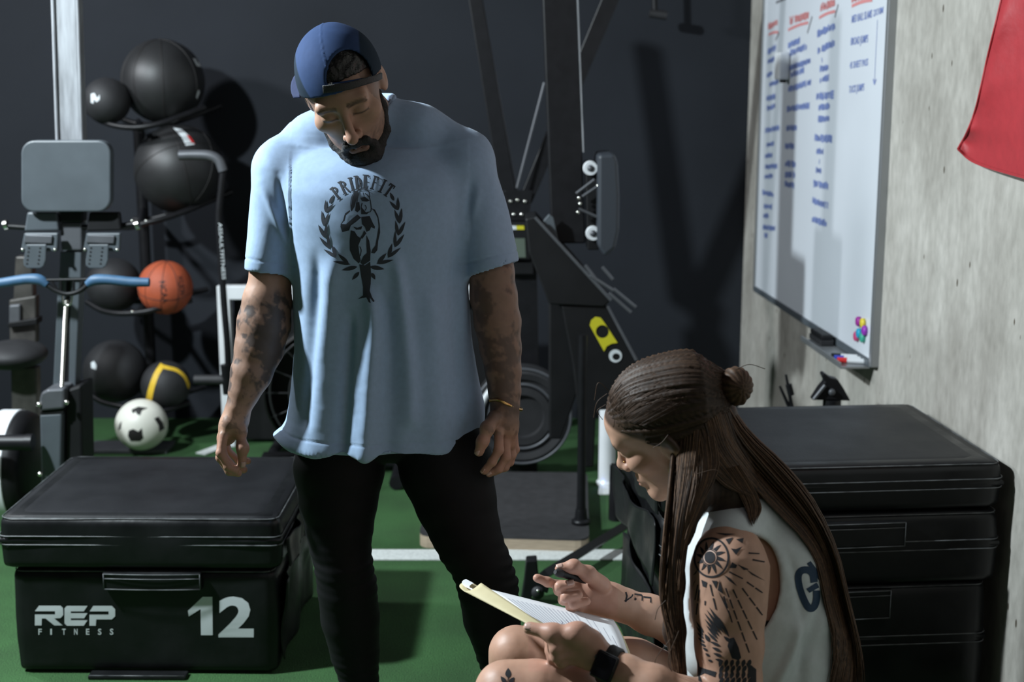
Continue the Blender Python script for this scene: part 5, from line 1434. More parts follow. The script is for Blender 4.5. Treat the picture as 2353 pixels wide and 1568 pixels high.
# shirt print
z5 = lambda l: [(700 + x * 280 / 1291, 380 + y * 340 / 1568) for x, y in l]
leaves = [((262, 405), (312, 312), 34), ((222, 500), (226, 365), 34), ((222, 500), (312, 402), 30), ((204, 645), (182, 480), 34), ((204, 645), (260, 497), 32), ((214, 770), (145, 628), 32), ((214, 770), (240, 605), 36),
          ((265, 885), (157, 758), 34), ((262, 880), (245, 718), 34), ((338, 975), (203, 890), 36), ((335, 970), (290, 842), 38), ((488, 1050), (300, 1018), 34), ((470, 1045), (354, 938), 40), ((560, 1075), (392, 1112), 44), ((580, 1130), (503, 1215), 40),
          ((948, 378), (905, 288), 34), ((990, 480), (988, 338), 36), ((990, 478), (898, 378), 34), ((1006, 622), (1030, 452), 38), ((1006, 620), (952, 470), 36), ((992, 745), (1066, 597), 38), ((990, 745), (962, 585), 36),
          ((955, 870), (1056, 730), 38), ((955, 868), (960, 695), 34), ((880, 980), (1020, 872), 36), ((885, 978), (928, 826), 40), ((760, 1042), (944, 1002), 38), ((770, 1040), (868, 930), 42), ((690, 1075), (846, 1100), 46), ((710, 1140), (748, 1212), 40)]
for a, b, w in leaves: decal('wreath_leaf', [z5(leaf2(a, b, w))], TB, M['shirtprint'], tee, 4, off=0.0008)
fig = [[(505, 340), (530, 290), (570, 268), (560, 330), (545, 380), (530, 440), (500, 490), (488, 470), (498, 400)], [(590, 345), (640, 335), (690, 375), (660, 385), (610, 380)], [(545, 395), (580, 390), (590, 470), (560, 500), (535, 480)],
       [(600, 440), (650, 500), (690, 490), (660, 520), (600, 520)], [(560, 522), (598, 555), (545, 600), (490, 640), (472, 690), (400, 708), (380, 650), (385, 622), (440, 625), (500, 570)], [(600, 548), (690, 538), (722, 610), (745, 650), (742, 672), (705, 655), (690, 690), (655, 705), (640, 655), (610, 625)], [(515, 650), (560, 662), (612, 645), (600, 680), (545, 682)], [(630, 690), (655, 720), (610, 780), (590, 768), (615, 730)],
       [(490, 690), (530, 700), (560, 750), (600, 775), (570, 850), (580, 930), (595, 1010), (575, 1040), (520, 990), (480, 900), (478, 800)], [(655, 740), (685, 800), (700, 900), (695, 1010), (620, 1060), (590, 1030), (625, 960), (660, 930), (655, 850)],
       [(580, 1050), (640, 1060), (695, 1020), (705, 1150), (700, 1260), (690, 1330), (715, 1400), (740, 1440), (728, 1452), (690, 1400), (700, 1460), (680, 1450), (655, 1400), (590, 1412), (565, 1418), (620, 1380), (620, 1290), (600, 1180)],
       [(705, 455), (745, 470), (780, 540), (795, 620), (800, 710), (780, 800), (770, 900), (740, 935), (705, 930), (720, 890), (750, 850), (770, 740), (785, 650), (775, 560), (740, 490)], [(430, 510), (480, 475), (485, 490), (440, 530), (425, 590), (412, 600), (415, 560)]]
for ln, w_ in (([(495, 480), (490, 400), (508, 318), (560, 268), (640, 256), (682, 285), (690, 335)], 9), ([(640, 300), (670, 320), (690, 350), (700, 400), (706, 470), (690, 500)], 9), ([(480, 482), (432, 520), (412, 585), (384, 630)], 9), ([(620, 290), (630, 330), (612, 360)], 8), ([(640, 420), (655, 450), (640, 480)], 8), ([(610, 400), (600, 450), (615, 500)], 10), ([(520, 330), (512, 400), (505, 460)], 12), ([(575, 300), (560, 350), (552, 420)], 12), ([(585, 860), (600, 900), (590, 960)], 9)):
    decal('figure_print', [z5(stroke(smooth_path(ln, 4), w_))], TB, M['shirtprint'], tee, 4, off=0.0008)
for pl in fig: decal('figure_print', [z5(pl)], TB, M['shirtprint'], tee, 4, off=0.0008)
# arched serif lettering
def arc_letter(ch, cx, cy, ang, h, wd):
    st = h * 0.165; th = h * 0.075; out = []
    L_ = {'P': [('v', 0.16), ('bowl', 0.0, 0.52)], 'R': [('v', 0.16), ('bowl', 0.0, 0.5), ('leg',)], 'I': [('v', 0.5)], 'D': [('v', 0.16), ('bowl', 0.0, 1.0)],
          'E': [('v', 0.16), ('h', 0.0), ('h', 0.47), ('h', 1.0)], 'F': [('v', 0.16), ('h', 0.0), ('h', 0.47)], 'T': [('v', 0.5), ('hT',)]}[ch]
    for s_ in L_:
        if s_[0] == 'v':
            x = s_[1] * wd; out.append([(x - st / 2, 0), (x + st / 2, 0), (x + st / 2, h), (x - st / 2, h)])
            for yy in ((0, h) if ch != 'T' else (h,)): out.append([(x - st, yy - th / 2), (x + st, yy - th / 2), (x + st, yy + th / 2), (x - st, yy + th / 2)])
        elif s_[0] == 'bowl':
            y0, y1 = s_[1] * h, s_[2] * h; x0 = 0.16 * wd; ym = (y0 + y1) / 2; rx = wd * 0.84; ry = (y1 - y0) / 2
            o = [(x0 + rx * math.sin(t), ym - ry * math.cos(t)) for t in np.linspace(0, math.pi, 14)]; i_ = [(x0 + (rx - st) * math.sin(t), ym - (ry - th) * math.cos(t)) for t in np.linspace(math.pi, 0, 14)]
            out.append(o + i_)
        elif s_[0] == 'h':
            y = s_[1] * h; l = wd * (0.8 if s_[1] == 0.47 else 1.0); out.append([(0.16 * wd, y - th / 2), (l, y - th / 2), (l, y + th / 2), (0.16 * wd, y + th / 2)])
            if s_[1] != 0.47: q_ = 1 if s_[1] == 0 else -1; out.append([(l - th, y - th / 2 * q_), (l, y - th / 2 * q_), (l + th * 0.3, y + q_ * h * 0.2), (l - th * 0.6, y + q_ * h * 0.2)])
        elif s_[0] == 'leg': out.append([(wd * 0.45, h * 0.48), (wd * 0.72, h * 0.48), (wd * 1.12, h), (wd * 0.82, h)])
        elif s_[0] == 'hT':
            out.append([(0, -th / 2), (wd, -th / 2), (wd, th), (0, th)])
            for x in (0, wd - th): out.append([(x, 0), (x + th, 0), (x + th, h * 0.22), (x, h * 0.22)])
    ca, sa = math.cos(ang), math.sin(ang)
    return [[(cx + (x - wd / 2) * ca - (y - h / 2) * sa, cy + (x - wd / 2) * sa + (y - h / 2) * ca) for x, y in p] for p in out]
for ch, x, y, a, wd in (('P', 340, 288, -37, 58), ('R', 418, 232, -25, 62), ('I', 495, 203, -14, 34), ('D', 570, 184, -7, 62), ('E', 652, 176, 3, 50), ('F', 748, 190, 16, 50), ('I', 826, 222, 26, 34), ('T', 894, 266, 35, 66)):
    lp = [z5(p) for p in arc_letter(ch, x, y, math.radians(a), 138, wd)]
    decal('print_letter', lp, TB, M['shirtprint'], tee, 5, off=0.0009)
# bracelet
bp0 = smooth_path([P(1127, 921, 2.855), P(1145, 920, 2.838), P(1165, 929, 2.835), P(1185, 939, 2.85), P(1198, 942, 2.875), P(1190, 936, 2.905), P(1160, 922, 2.912), P(1132, 917, 2.89), P(1127, 921, 2.855)], 10); bp0 = msh(bp0)
tube('bracelet', bp0, np.where(np.arange(len(bp0)) % 2 == 0, 0.0036, 0.0026), M['gold'], man, 8)
# ------------------------------------------------------------------ the seated woman
wom = thing('person', [P(1790, 1700, 2.32)[0], 2.32, 0.0], 'seated woman with long brown hair in a white tank top, writing in a folder', 'person')
M['skin_w'] = skin_mat('skin_light', 0.48)
M['tank'] = mat('white_cotton', (0.6, 0.64, 0.655), 0.85, noise=0.04, nscale=90, bump=0.1, bscale=800, sheen=0.1, bdist=0.0008)
M['hair_w'] = mat('brown_hair', (0.03, 0.016, 0.01), 0.58, attr='Col', spec=0.3, noise=0.3, nscale=160)
M['ink'] = mat('tattoo_ink', (0.028, 0.028, 0.032), 0.85, spec=0.2)
M['navy'] = mat('navy_print', (0.014, 0.04, 0.085), 0.7)
def rot_h(yaw, pit, rol):
    f = np.array([-math.cos(yaw) * math.cos(pit), math.sin(yaw) * math.cos(pit), -math.sin(pit)])
    u = np.array([0, 0, 1.0]); u = u - f * (u @ f); u /= np.linalg.norm(u); x = np.cross(-f, u); c, s = math.cos(rol), math.sin(rol)
    return np.stack([c * x + s * u, -f, -s * x + c * u], 1)
WA = rot_h(math.radians(22.6), math.radians(25), math.radians(-21)); WO = P(1543, 986, 2.3); WT = (WA, WO)
wl = lambda l: WO + WA @ np.array(l)
wv = Vol((-0.12, 1.98, 0.0), (0.66, 2.66, 1.2), 0.003)
head_prims(wv, WT, female=True)
nbw = P(1678, 1150, 2.31)
wv.add(cone(wl((0, 0.035, -0.05)), nbw, 0.05, 0.056), 0.02)
def torso(vol, sh, k=0.03):
    pts = [(P(1688, 1185, 2.31), 0.076 - sh), (P(1742, 1290, 2.33), 0.107 - sh), (P(1758, 1400, 2.33), 0.118 - sh), (P(1766, 1520, 2.33), 0.126 - sh), (P(1785, 1690, 2.33), 0.138 - sh)]
    chain(vol, pts, k, (1, 0, 0), 1.15)
    chain(vol, [(P(1680, 1250, 2.2), 0.05 - sh * 0.5), (P(1690, 1175, 2.3), 0.062 - sh), (P(1750, 1205, 2.45), 0.056 - sh)], k)
torso(wv, 0.02)
armN = [CR(1676, 1272, 2.185, 70), LR(1300, 1590, 1764, 2.175), LR(1350, 1590, 1762, 2.165), LR(1400, 1592, 1757, 2.155), LR(1480, 1599, 1752, 2.14), LR(1568, 1606, 1748, 2.125), CR(1676, 1660, 2.11, 58)]
chain(wv, armN, 0.012)
foreN = [CR(1676, 1672, 2.1, 55), CR(1580, 1622, 2.09, 60), CR(1500, 1580, 2.09, 50), CR(1440, 1548, 2.105, 39), CR(1398, 1527, 2.12, 35)]
chain(wv, foreN, 0.015)
# her left hand, holding the folder
wv.add(cone(P(1395, 1524, 2.123), P(1345, 1490, 2.135), 0.0245, 0.028, (0.2, 0.5, -0.8), 1.15), 0.012)
wv.add(cone(P(1350, 1490, 2.135), P(1312, 1486, 2.145), 0.028, 0.024, (0.0, 0.35, -0.9), 1.25), 0.014)
KN = [[P(1322, 1464, 2.127), P(1281, 1472, 2.115), P(1266, 1478, 2.145), P(1290, 1482, 2.175)], [P(1318, 1482, 2.120), P(1277, 1490, 2.110), P(1266, 1496, 2.143), P(1292, 1498, 2.170)],
      [P(1320, 1500, 2.120), P(1280, 1508, 2.113), P(1271, 1511, 2.143), P(1296, 1513, 2.168)], [P(1326, 1514, 2.127), P(1290, 1522, 2.120), P(1284, 1524, 2.145), P(1305, 1526, 2.165)]]
for i, fp in enumerate(KN): finger(wv, fp, 0.0098 - (0.0012 if i == 3 else 0), 0.0082, 0.006)
thN = [P(1362, 1480, 2.120), P(1322, 1458, 2.115), P(1270, 1455, 2.120), P(1216, 1444, 2.133)]
finger(wv, thN, 0.0175, 0.0105, 0.012); wv.add(ball(P(1332, 1455, 2.123), 0.0165), 0.012)
# her right arm and hand with the marker
foreF = [CR(1640, 1500, 2.44, 50), CR(1560, 1440, 2.44, 49), CR(1490, 1412, 2.43, 43), CR(1430, 1390, 2.425, 36), CR(1398, 1378, 2.42, 34)]
chain(wv, [CR(1742, 1225, 2.46, 60), CR(1700, 1380, 2.48, 55), CR(1640, 1500, 2.44, 50)], 0.02); chain(wv, foreF, 0.015)
wv.add(cone(P(1400, 1380, 2.42), P(1352, 1368, 2.425), 0.026, 0.03, (0.2, 0.2, 0.9), 1.25), 0.015)
wv.add(cone(P(1356, 1360, 2.42), P(1334, 1362, 2.42), 0.027, 0.023, (0, 0.1, 1), 1.3), 0.012)
FI = [[P(1338, 1340, 2.415), P(1290, 1347, 2.395), P(1258, 1338, 2.385), P(1234, 1329, 2.38)], [P(1330, 1356, 2.405), P(1284, 1357, 2.38), P(1286, 1348, 2.362), P(1312, 1342, 2.362)],
      [P(1332, 1374, 2.4), P(1295, 1379, 2.374), P(1300, 1372, 2.356), P(1330, 1367, 2.358)], [P(1340, 1394, 2.4), P(1312, 1397, 2.376), P(1320, 1388, 2.36), P(1348, 1383, 2.364)]]
for i, fp in enumerate(FI): finger(wv, fp, 0.0095 - (0.0008 if i == 3 else 0), 0.008, 0.004)
thF = [P(1385, 1345, 2.4), P(1352, 1320, 2.385), P(1318, 1302, 2.372), P(1286, 1307, 2.368)]
finger(wv, thF, 0.0155, 0.0088, 0.008)
# legs
farL = [CR(1186, 1502, 2.43, 58), CR(1245, 1512, 2.43, 64), CR(1320, 1528, 2.43, 74), CR(1450, 1556, 2.43, 86), CR(1600, 1640, 2.42, 104), CR(1740, 1740, 2.4, 112)]
nearL = [CR(1164, 1592, 2.15, 68), CR(1230, 1596, 2.15, 76), CR(1320, 1620, 2.16, 86), CR(1450, 1690, 2.17, 96), CR(1600, 1755, 2.2, 108), CR(1740, 1800, 2.26, 116)]
chain(wv, farL, 0.015); chain(wv, nearL, 0.015)
for kn, px_, Yk_ in ((farL[0], 1150, 2.5), (nearL[0], 1150, 2.22)):
    k0 = kn[0]; x0 = k0[0] - 0.02
    chain(wv, [(k0, kn[1]), (np.array([x0, Yk_ - 0.02, k0[2] - 0.2]), 0.046), (np.array([x0 + 0.01, Yk_, 0.1]), 0.034), (np.array([x0, Yk_, 0.05]), 0.036), (np.array([x0 - 0.13, Yk_, 0.035]), 0.03)], 0.02)
V, Fc = wv.mesh(2)
q = (V - WO) @ WA; onh = np.linalg.norm(q, axis=1) < 0.17; px, py = proj(V)
col = np.tile(np.array([0.475, 0.275, 0.195]), (len(V), 1))
lip = onh * (np.abs(q[:, 0]) < 0.021) * (q[:, 1] < -0.082) * np.exp(-((q[:, 2] + 0.0685) / 0.0095) ** 4); paint(lip, (0.42, 0.15, 0.13), 0.75)
brow = onh * sstep(0.0075, 0.004, np.abs(q[:, 2] - 0.031 + 4.0 * (np.abs(q[:, 0]) - 0.032) ** 2)) * (np.abs(q[:, 0]) > 0.012) * (np.abs(q[:, 0]) < 0.054) * (q[:, 1] < -0.05); paint(brow, (0.03, 0.02, 0.014), 0.85)
lash = onh * np.exp(-((q[:, 2] - 0.0035) / 0.0026) ** 2) * (np.abs(np.abs(q[:, 0]) - 0.033) < 0.017) * (q[:, 1] < -0.065); paint(lash, (0.02, 0.014, 0.012), 0.9)
paint(onh * np.exp(-((np.abs(q[:, 0]) - 0.045) ** 2 / 0.018 ** 2 + (q[:, 1] + 0.07) ** 2 / 0.03 ** 2 + (q[:, 2] + 0.025) ** 2 / 0.02 ** 2)), (0.5, 0.24, 0.19), 0.35)
hairz = onh * sstep(0.0, 0.012, q[:, 2] + 0.65 * q[:, 1] - 0.012); paint(hairz, (0.04, 0.022, 0.014), 0.95)
hand = (px < 1420) & (py > 1280) & (py < 1545) & ~((py > 1440) & (px < 1215))
paint(hand * 0.22, (0.5, 0.22, 0.18))
bra = (px > 1735) & (px < 1840) & (py > 1428) & (V[:, 1] > 2.19); paint(bra * 1.0, (0.008, 0.008, 0.009))
V = V + vnormals(V, Fc) * (0.0005 * fnoise(V, 120, 19, 2))[:, None]
wb_ = mesh_obj('body', V, Fc, M['skin_w'], wom); set_colors(wb_, col)
WB = bvh_of((V, Fc))
nail(thN, (-0.1, -0.75, 0.66), 0.0105, M['nail'], wom, 0.0062); nail(FI[1], (0.2, -0.7, 0.7), 0.008, M['nail'], wom, 0.005)
nail(thF, (-0.1, -0.5, 0.85), 0.0088, M['nail'], wom, 0.0056)

# tank top and shorts
tv = Vol((0.1, 2.06, 0.42), (0.68, 2.58, 1.12), 0.0036)
torso(tv, 0.0)
tv.add(cone(P(1650, 1290, 2.25), P(1650, 1480, 2.26), 0.06, 0.068, (0, 1, 0), 1.0), 0.03)
def armhole(g):
    x, y = proj(g)
    a = math.radians(20); dx, dy = x - 1690, y - 1362
    u = (dx * math.cos(a) + dy * math.sin(a)) / 98; v = (-dx * math.sin(a) + dy * math.cos(a)) / 142
    d = (np.sqrt(u * u + v * v) - 1) * 98 * 0.00075
    return np.maximum(d, g[..., 1] - 2.255)
tv.cut((armhole, np.array([0.25, 1.95, 0.5]), np.array([0.55, 2.26, 1.1])), 0.004)
tv.cut(cone(nbw + np.array([-0.005, 0, 0.0]), nbw + (WO - nbw) * 0.8, 0.066, 0.075), 0.004)
V, Fc = tv.mesh(2); px, py = proj(V); Nn = vnormals(V, Fc)
D = 0.0045 * fnoise(V * [1, 1, 0.6], 16, 61, 2) + 0.0016 * fnoise(V, 50, 62, 2)
for pts_, w, h in (([(1905, 1330), (1880, 1420), (1830, 1568)], 15, -0.006), ([(1850, 1400), (1830, 1480), (1790, 1568)], 14, 0.008), ([(1800, 1250), (1830, 1330), (1845, 1420)], 12, -0.004)):
    p = smooth_path(pts_, 8); xs = np.interp(py, p[:, 1], p[:, 0]); D += h * np.exp(-((px - xs) / w) ** 2) * sstep(p[0, 1] - 5, p[0, 1] + 60, py)
V = V + Nn * D[:, None]
tk = mesh_obj('tank_top', V, Fc, M['tank'], wom); tk['label'] = 'white sleeveless top with navy lettering on the back'
TK = bvh_of((V, Fc))
hv = Vol((0.05, 1.98, 0.26), (0.66, 2.62, 0.75), 0.005)
chain(hv, [(P(1560, 1612, 2.42), 0.082), (P(1650, 1675, 2.41), 0.09), (P(1760, 1750, 2.39), 0.096)], 0.02); chain(hv, [(P(1600, 1755, 2.2), 0.085), (P(1750, 1800, 2.26), 0.094)], 0.02)
hv.add(ball(P(1780, 1760, 2.32), (0.14, 0.16, 0.1)), 0.03)
V, Fc = hv.mesh(2); V = V + vnormals(V, Fc) * (0.003 * fnoise(V, 22, 66, 2))[:, None]; mesh_obj('shorts', V, Fc, M['tank'], wom)
z4 = lambda l: [(1500 + x / 3.35, 1100 + y / 3.35) for x, y in l]
decal('back_letter', [z4(stroke(smooth_path([(1240, 800), (1228, 735), (1190, 705), (1140, 712), (1118, 760), (1132, 850), (1170, 950), (1205, 1000), (1240, 985), (1258, 930), (1258, 862)], 5), 54)), z4([(1180, 850), (1258, 800), (1278, 838), (1205, 880)])], TK, M['navy'], tk, 4, 0.001)
decal('back_letter', [z4([(1185, 655), (1213, 636), (1330, 790), (1325, 850)])], TK, M['navy'], tk, 4, 0.001)

# tattoos
AB = WB
sun = [[ellipse2(452, 610, 137, 156, 40), ellipse2(452, 610, 122, 141, 40)], ellipse2(440, 608, 42, 46, 24), [ellipse2(440, 608, 58, 62, 28), ellipse2(440, 608, 51, 55, 28)]]
for s in sun: decal('sun_tattoo', [[z4(l) for l in s] if isinstance(s[0], list) else z4(s)], AB, M['ink'], wom, 4, 0.0007)
for k in range(12):
    a = 2 * math.pi * k / 12 + 0.1; ca, sa = math.cos(a), math.sin(a); w = 0.24
    p = [(440 + 62 * math.cos(a - w), 608 + 66 * math.sin(a - w)), (446 + 92 * math.cos(a - 0.03), 609 + 104 * math.sin(a - 0.03)), (450 + 116 * math.cos(a + 0.1), 610 + 132 * math.sin(a + 0.1)), (446 + 86 * math.cos(a + 0.16), 609 + 98 * math.sin(a + 0.16)), (440 + 62 * math.cos(a + w), 608 + 66 * math.sin(a + w))]
    decal('sun_ray', [z4(p)], AB, M['ink'], wom, 4, 0.0007)
dash = [((560, 840), (745, 1350)), ((615, 850), (805, 1250)), ((685, 840), (848, 1060)), ((440, 810), (490, 1020)), ((580, 715), (705, 778)), ((720, 795), (850, 885)), ((545, 900), (615, 1120)), ((350, 810), (325, 950)), ((360, 850), (335, 1060)), ((405, 940), (403, 980)), ((730, 575), (830, 580)), ((760, 625), (870, 645))]
for (a, b) in dash:
    a = np.array(a, float); b = np.array(b, float); L_ = np.linalg.norm(b - a); n = max(1, int(L_ / 78))
    for i in range(n):
        p0 = a + (b - a) * (i + 0.06) / n; p1 = a + (b - a) * (i + 0.9) / n
        decal('ray_dash', [z4(stroke([p0, (p0 + p1) / 2, p1], 12, 9))], AB, M['ink'], wom, 4, 0.0007)
shards = [[(455, 785), (500, 790), (488, 850)], [(515, 780), (545, 890), (500, 860)], [(500, 860), (560, 960), (600, 1075), (545, 960)], [(610, 645), (650, 668), (640, 690), (590, 690)], [(650, 660), (740, 700), (700, 705)], [(720, 700), (865, 790), (760, 740)],
          [(560, 470), (620, 455), (585, 510)], [(600, 540), (640, 590), (690, 525), (640, 545)], [(345, 700), (310, 750), (338, 730)], [(340, 770), (300, 850), (320, 800)], [(375, 780), (420, 800), (395, 915), (410, 840), (385, 830)], [(545, 740), (590, 790), (650, 830), (600, 770)], [(480, 420), (640, 430), (560, 440)], [(640, 470), (700, 460), (690, 500)]]
for s in shards: decal('tattoo_shard', [z4(s)], AB, M['ink'], wom, 4, 0.0007)
for (a, b, w) in [((560, 1180), (435, 990), 26), ((545, 1190), (415, 1010), 24), ((525, 1200), (398, 1035), 24), ((510, 1215), (400, 1080), 24), ((500, 1235), (412, 1128), 22), ((498, 1260), (420, 1180), 22), ((580, 1200), (470, 1030), 24), ((590, 1225), (500, 1060), 26),
                  ((395, 1190), (335, 1100), 20), ((392, 1210), (338, 1140), 20), ((395, 1235), (345, 1185), 20), ((400, 1265), (350, 1225), 20), ((410, 1295), (365, 1265), 20), ((425, 1330), (385, 1300), 20), ((440, 1370), (405, 1345), 20), ((460, 1410), (425, 1395), 20),
                  ((520, 1290), (440, 1255), 24), ((525, 1330), (455, 1300), 24), ((535, 1370), (465, 1345), 24), ((545, 1410), (480, 1390), 24), ((600, 1260), (545, 1215), 28), ((440, 1260), (400, 1195), 30)]:
    decal('wing_feather', [z4(leaf2(a, b, w))], AB, M['ink'], wom, 4, 0.0007)
for i in range(6):
    for j in range(4): decal('wing_feather', [z4(leaf2((530 + 44 * i + 12 * (j % 2), 1392 + 46 * j), (512 + 44 * i, 1455 + 46 * j), 30))], AB, M['ink'], wom, 4, 0.0007)
for s in ([(590, 1232), (625, 1225), (660, 1300), (680, 1380), (660, 1400), (610, 1385), (590, 1330), (575, 1290)], [(715, 1420), (760, 1440), (795, 1470), (795, 1600), (755, 1600), (750, 1500)], [(345, 1370), (360, 1450), (420, 1470), (490, 1490), (480, 1530), (400, 1500), (365, 1520), (380, 1570), (350, 1560), (350, 1450)]):
    decal('bird_tattoo', [z4(s)], AB, M['ink'], wom, 5, 0.0006)
z6 = lambda l: [(1040 + x / 4.525, 1240 + y / 4.525) for x, y in l]
for s in (stroke([(1800, 550), (1812, 590), (1800, 640)], 16), stroke([(1800, 640), (1860, 600), (1875, 575)], 14), stroke([(1890, 572), (1960, 580), (1975, 600)], 16), stroke([(1972, 592), (1970, 640)], 14), ellipse2(1900, 622, 12, 14, 10), stroke([(1985, 600), (2060, 610), (2060, 660)], 16), ellipse2(1800, 640, 13, 12, 10)):
    decal('script_tattoo', [z6(s)], AB, M['ink'], wom, 3, 0.0007)
for s in (leaf2((578, 1445), (578, 1340), 62), leaf2((555, 1500), (500, 1425), 46), leaf2((590, 1500), (642, 1435), 46), stroke([(578, 1440), (572, 1500)], 8)): decal('leaf_tattoo', [z6(s)], AB, M['ink'], wom, 4, 0.0007)

# watch, nose stud, earring
c0 = P(1396, 1533, 2.12); ax_ = np.asarray(foreN[-1][0]) - np.asarray(foreN[-2][0]); ax_ /= np.linalg.norm(ax_)
nrm = np.array([-0.25, -0.9, 0.3]); nrm -= ax_ * (nrm @ ax_); nrm /= np.linalg.norm(nrm); sd_ = np.cross(ax_, nrm)
wt = thing('smartwatch', c0 - [0, 0, 0.03], 'black smartwatch with a dark screen on the wrist of the seated woman', 'watch')
Rw = np.stack([ax_, sd_, nrm], 1)
rr_ = 0.0295
a = np.linspace(0, 2 * math.pi, 41)
VS = []; wc = P(1402, 1530, 2.119)
for t in a[:-1]:
    for dx in (-0.0105, -0.008, 0.008, 0.0105):
        rad = rr_ + (0.0018 if abs(dx) < 0.009 else 0.0)
        VS.append(wc + ax_ * dx + (nrm * math.cos(t) + sd_ * math.sin(t)) * rad)
Fs = [[i * 4 + j, i * 4 + j + 1, ((i + 1) % 40) * 4 + j + 1, ((i + 1) % 40) * 4 + j] for i in range(40) for j in range(3)]
o = mesh_obj('strap', VS, Fs, M['rubber'], wt); o.modifiers.new('s', 'SOLIDIFY').thickness = 0.0022
v, f = box_vf((0.039, 0.046, 0.011), 0.0052, 4); mesh_obj('case', v @ Rw.T + wc + nrm * (rr_ + 0.004), f, M['blackmetal'], wt)
M['glass'] = mat('black_glass', (0.004, 0.004, 0.005), 0.06, spec=0.6)
v, f = box_vf((0.034, 0.041, 0.003), 0.0012, 2); mesh_obj('screen', v @ Rw.T + wc + nrm * (rr_ + 0.009), f, M['glass'], wt)
tube('crown', [wc + nrm * (rr_ + 0.004) + ax_ * 0.017 + sd_ * 0.009, wc + nrm * (rr_ + 0.004) + ax_ * 0.0205 + sd_ * 0.009], 0.0035, M['greymetal'], wt)
h = WB.ray_cast(Vector(CAM), Vector(ray(1434, 1062)).normalized())
v, f = sphere_vf(np.array(h[0]), 0.0018, 12, 8); mesh_obj('nose_stud', v, f, M['gold'], wom)
h = WB.ray_cast(Vector(CAM), Vector(ray(1546, 1066)).normalized()); e0 = np.array(h[0]) + [0, -0.002, 0]
t = np.linspace(-0.6, 4.2, 24); tube('earring', e0 + np.stack([0.006 * np.cos(t), 0.001 * t, -0.012 + 0.012 * np.sin(t)], 1), 0.0011, M['gold'], wom, 6)

# ------------------------------------------------------------------ her hair
tie = P(1646, 884, 2.27); tl_l = (tie - WO) @ WA
hv = Vol(WO - 0.22, WO + 0.22, 0.003)
hv.add(posed(ball((0, 0.014, 0.038), (0.0815, 0.1085, 0.098)), WT), 0.02)
hv.add(cone(wl((0, 0.075, 0.06)), tie, 0.06, 0.022), 0.03)
hl_ = lambda g: -(((g - WO) @ WA)[..., 2] + 0.62 * ((g - WO) @ WA)[..., 1] - 0.014 - 1.2 * np.maximum(0, np.abs(((g - WO) @ WA)[..., 0]) - 0.055) * (((g - WO) @ WA)[..., 1] < -0.02))
hv.apply((hl_, WO - 0.22, WO + 0.22), 0.01, 'and')
V, Fc = hv.mesh(1)
q = (V - WO) @ WA; d0 = tl_l / np.linalg.norm(tl_l)
ax0 = tl_l - np.array([0, -0.085, 0.08]); ax0 /= np.linalg.norm(ax0); e1 = np.array([1.0, 0, 0]); e2 = np.cross(ax0, e1)
cen = np.array([0, 0.016, 0.036]); rel = q - cen
phi = np.arctan2(rel @ e1, rel @ e2)
def hcol(n, seed):
    r = np.random.default_rng(seed); t = np.clip(r.normal(0.35, 0.25, n), 0, 1)[:, None]
    return np.array([0.02, 0.011, 0.007]) * (1 - t) + np.array([0.085, 0.046, 0.026]) * t
gn = np.interp(phi, np.linspace(-math.pi, math.pi, 260), np.random.default_rng(3).normal(size=260)); gn2 = np.sin(phi * 41 + 2 * np.sin(phi * 7))
V = V + vnormals(V, Fc) * ((0.0013 * gn + 0.0011 * gn2))[:, None]
tcol = np.clip(0.35 + 0.22 * gn, 0, 1)[:, None]
hc = mesh_obj('hair', V, Fc, M['hair_w'], wom); set_colors(hc, np.array([0.02, 0.011, 0.007]) * (1 - tcol) + np.array([0.07, 0.038, 0.022]) * tcol); hc['label'] = 'brown hair pulled back into a half-up bun'
HB = bvh_of((V, Fc))
# bun and tie
bc = P(1690, 884, 2.25); hv = Vol(bc - 0.06, bc + 0.06, 0.0024)
hv.add(ball(bc, (0.027, 0.026, 0.028)), 0.01); hv.add(cone(P(1660, 884, 2.262), bc, 0.016, 0.026), 0.012); hv.add(ball(P(1694, 905, 2.25), (0.016, 0.018, 0.02)), 0.012)
V, Fc = hv.mesh(1); rel = V - bc; ph = np.arctan2(rel[:, 2], rel[:, 0] + 0.3 * rel[:, 1]); g_ = np.sin(ph * 15 + 90 * np.linalg.norm(rel, axis=1) + 3 * fnoise(V, 40, 5, 1))
V = V + vnormals(V, Fc) * (0.0008 * g_ + 0.0012 * fnoise(V, 110, 77, 2))[:, None]; tc_l = np.clip(0.45 + 0.25 * g_, 0, 1)[:, None]
bn = mesh_obj('hair_bun', V, Fc, M['hair_w'], wom); set_colors(bn, np.array([0.03, 0.016, 0.01]) * (1 - tc_l) + np.array([0.13, 0.072, 0.042]) * tc_l)
tdir = bc - tie; tdir /= np.linalg.norm(tdir); u_ = np.cross(tdir, [0, 1, 0]); u_ /= np.linalg.norm(u_); w_ = np.cross(tdir, u_)
for s_ in (-0.006, 0.0, 0.006):
    t = np.linspace(0, 2 * math.pi, 25); pts_ = P(1652, 884, 2.264) + tdir * s_ + np.outer(np.cos(t), u_) * 0.021 + np.outer(np.sin(t), w_) * 0.021
    v, f = tube_vf(pts_, 0.0038, 8, cap=False); mesh_obj('hair_tie', v, f, M['rubber'], wom)
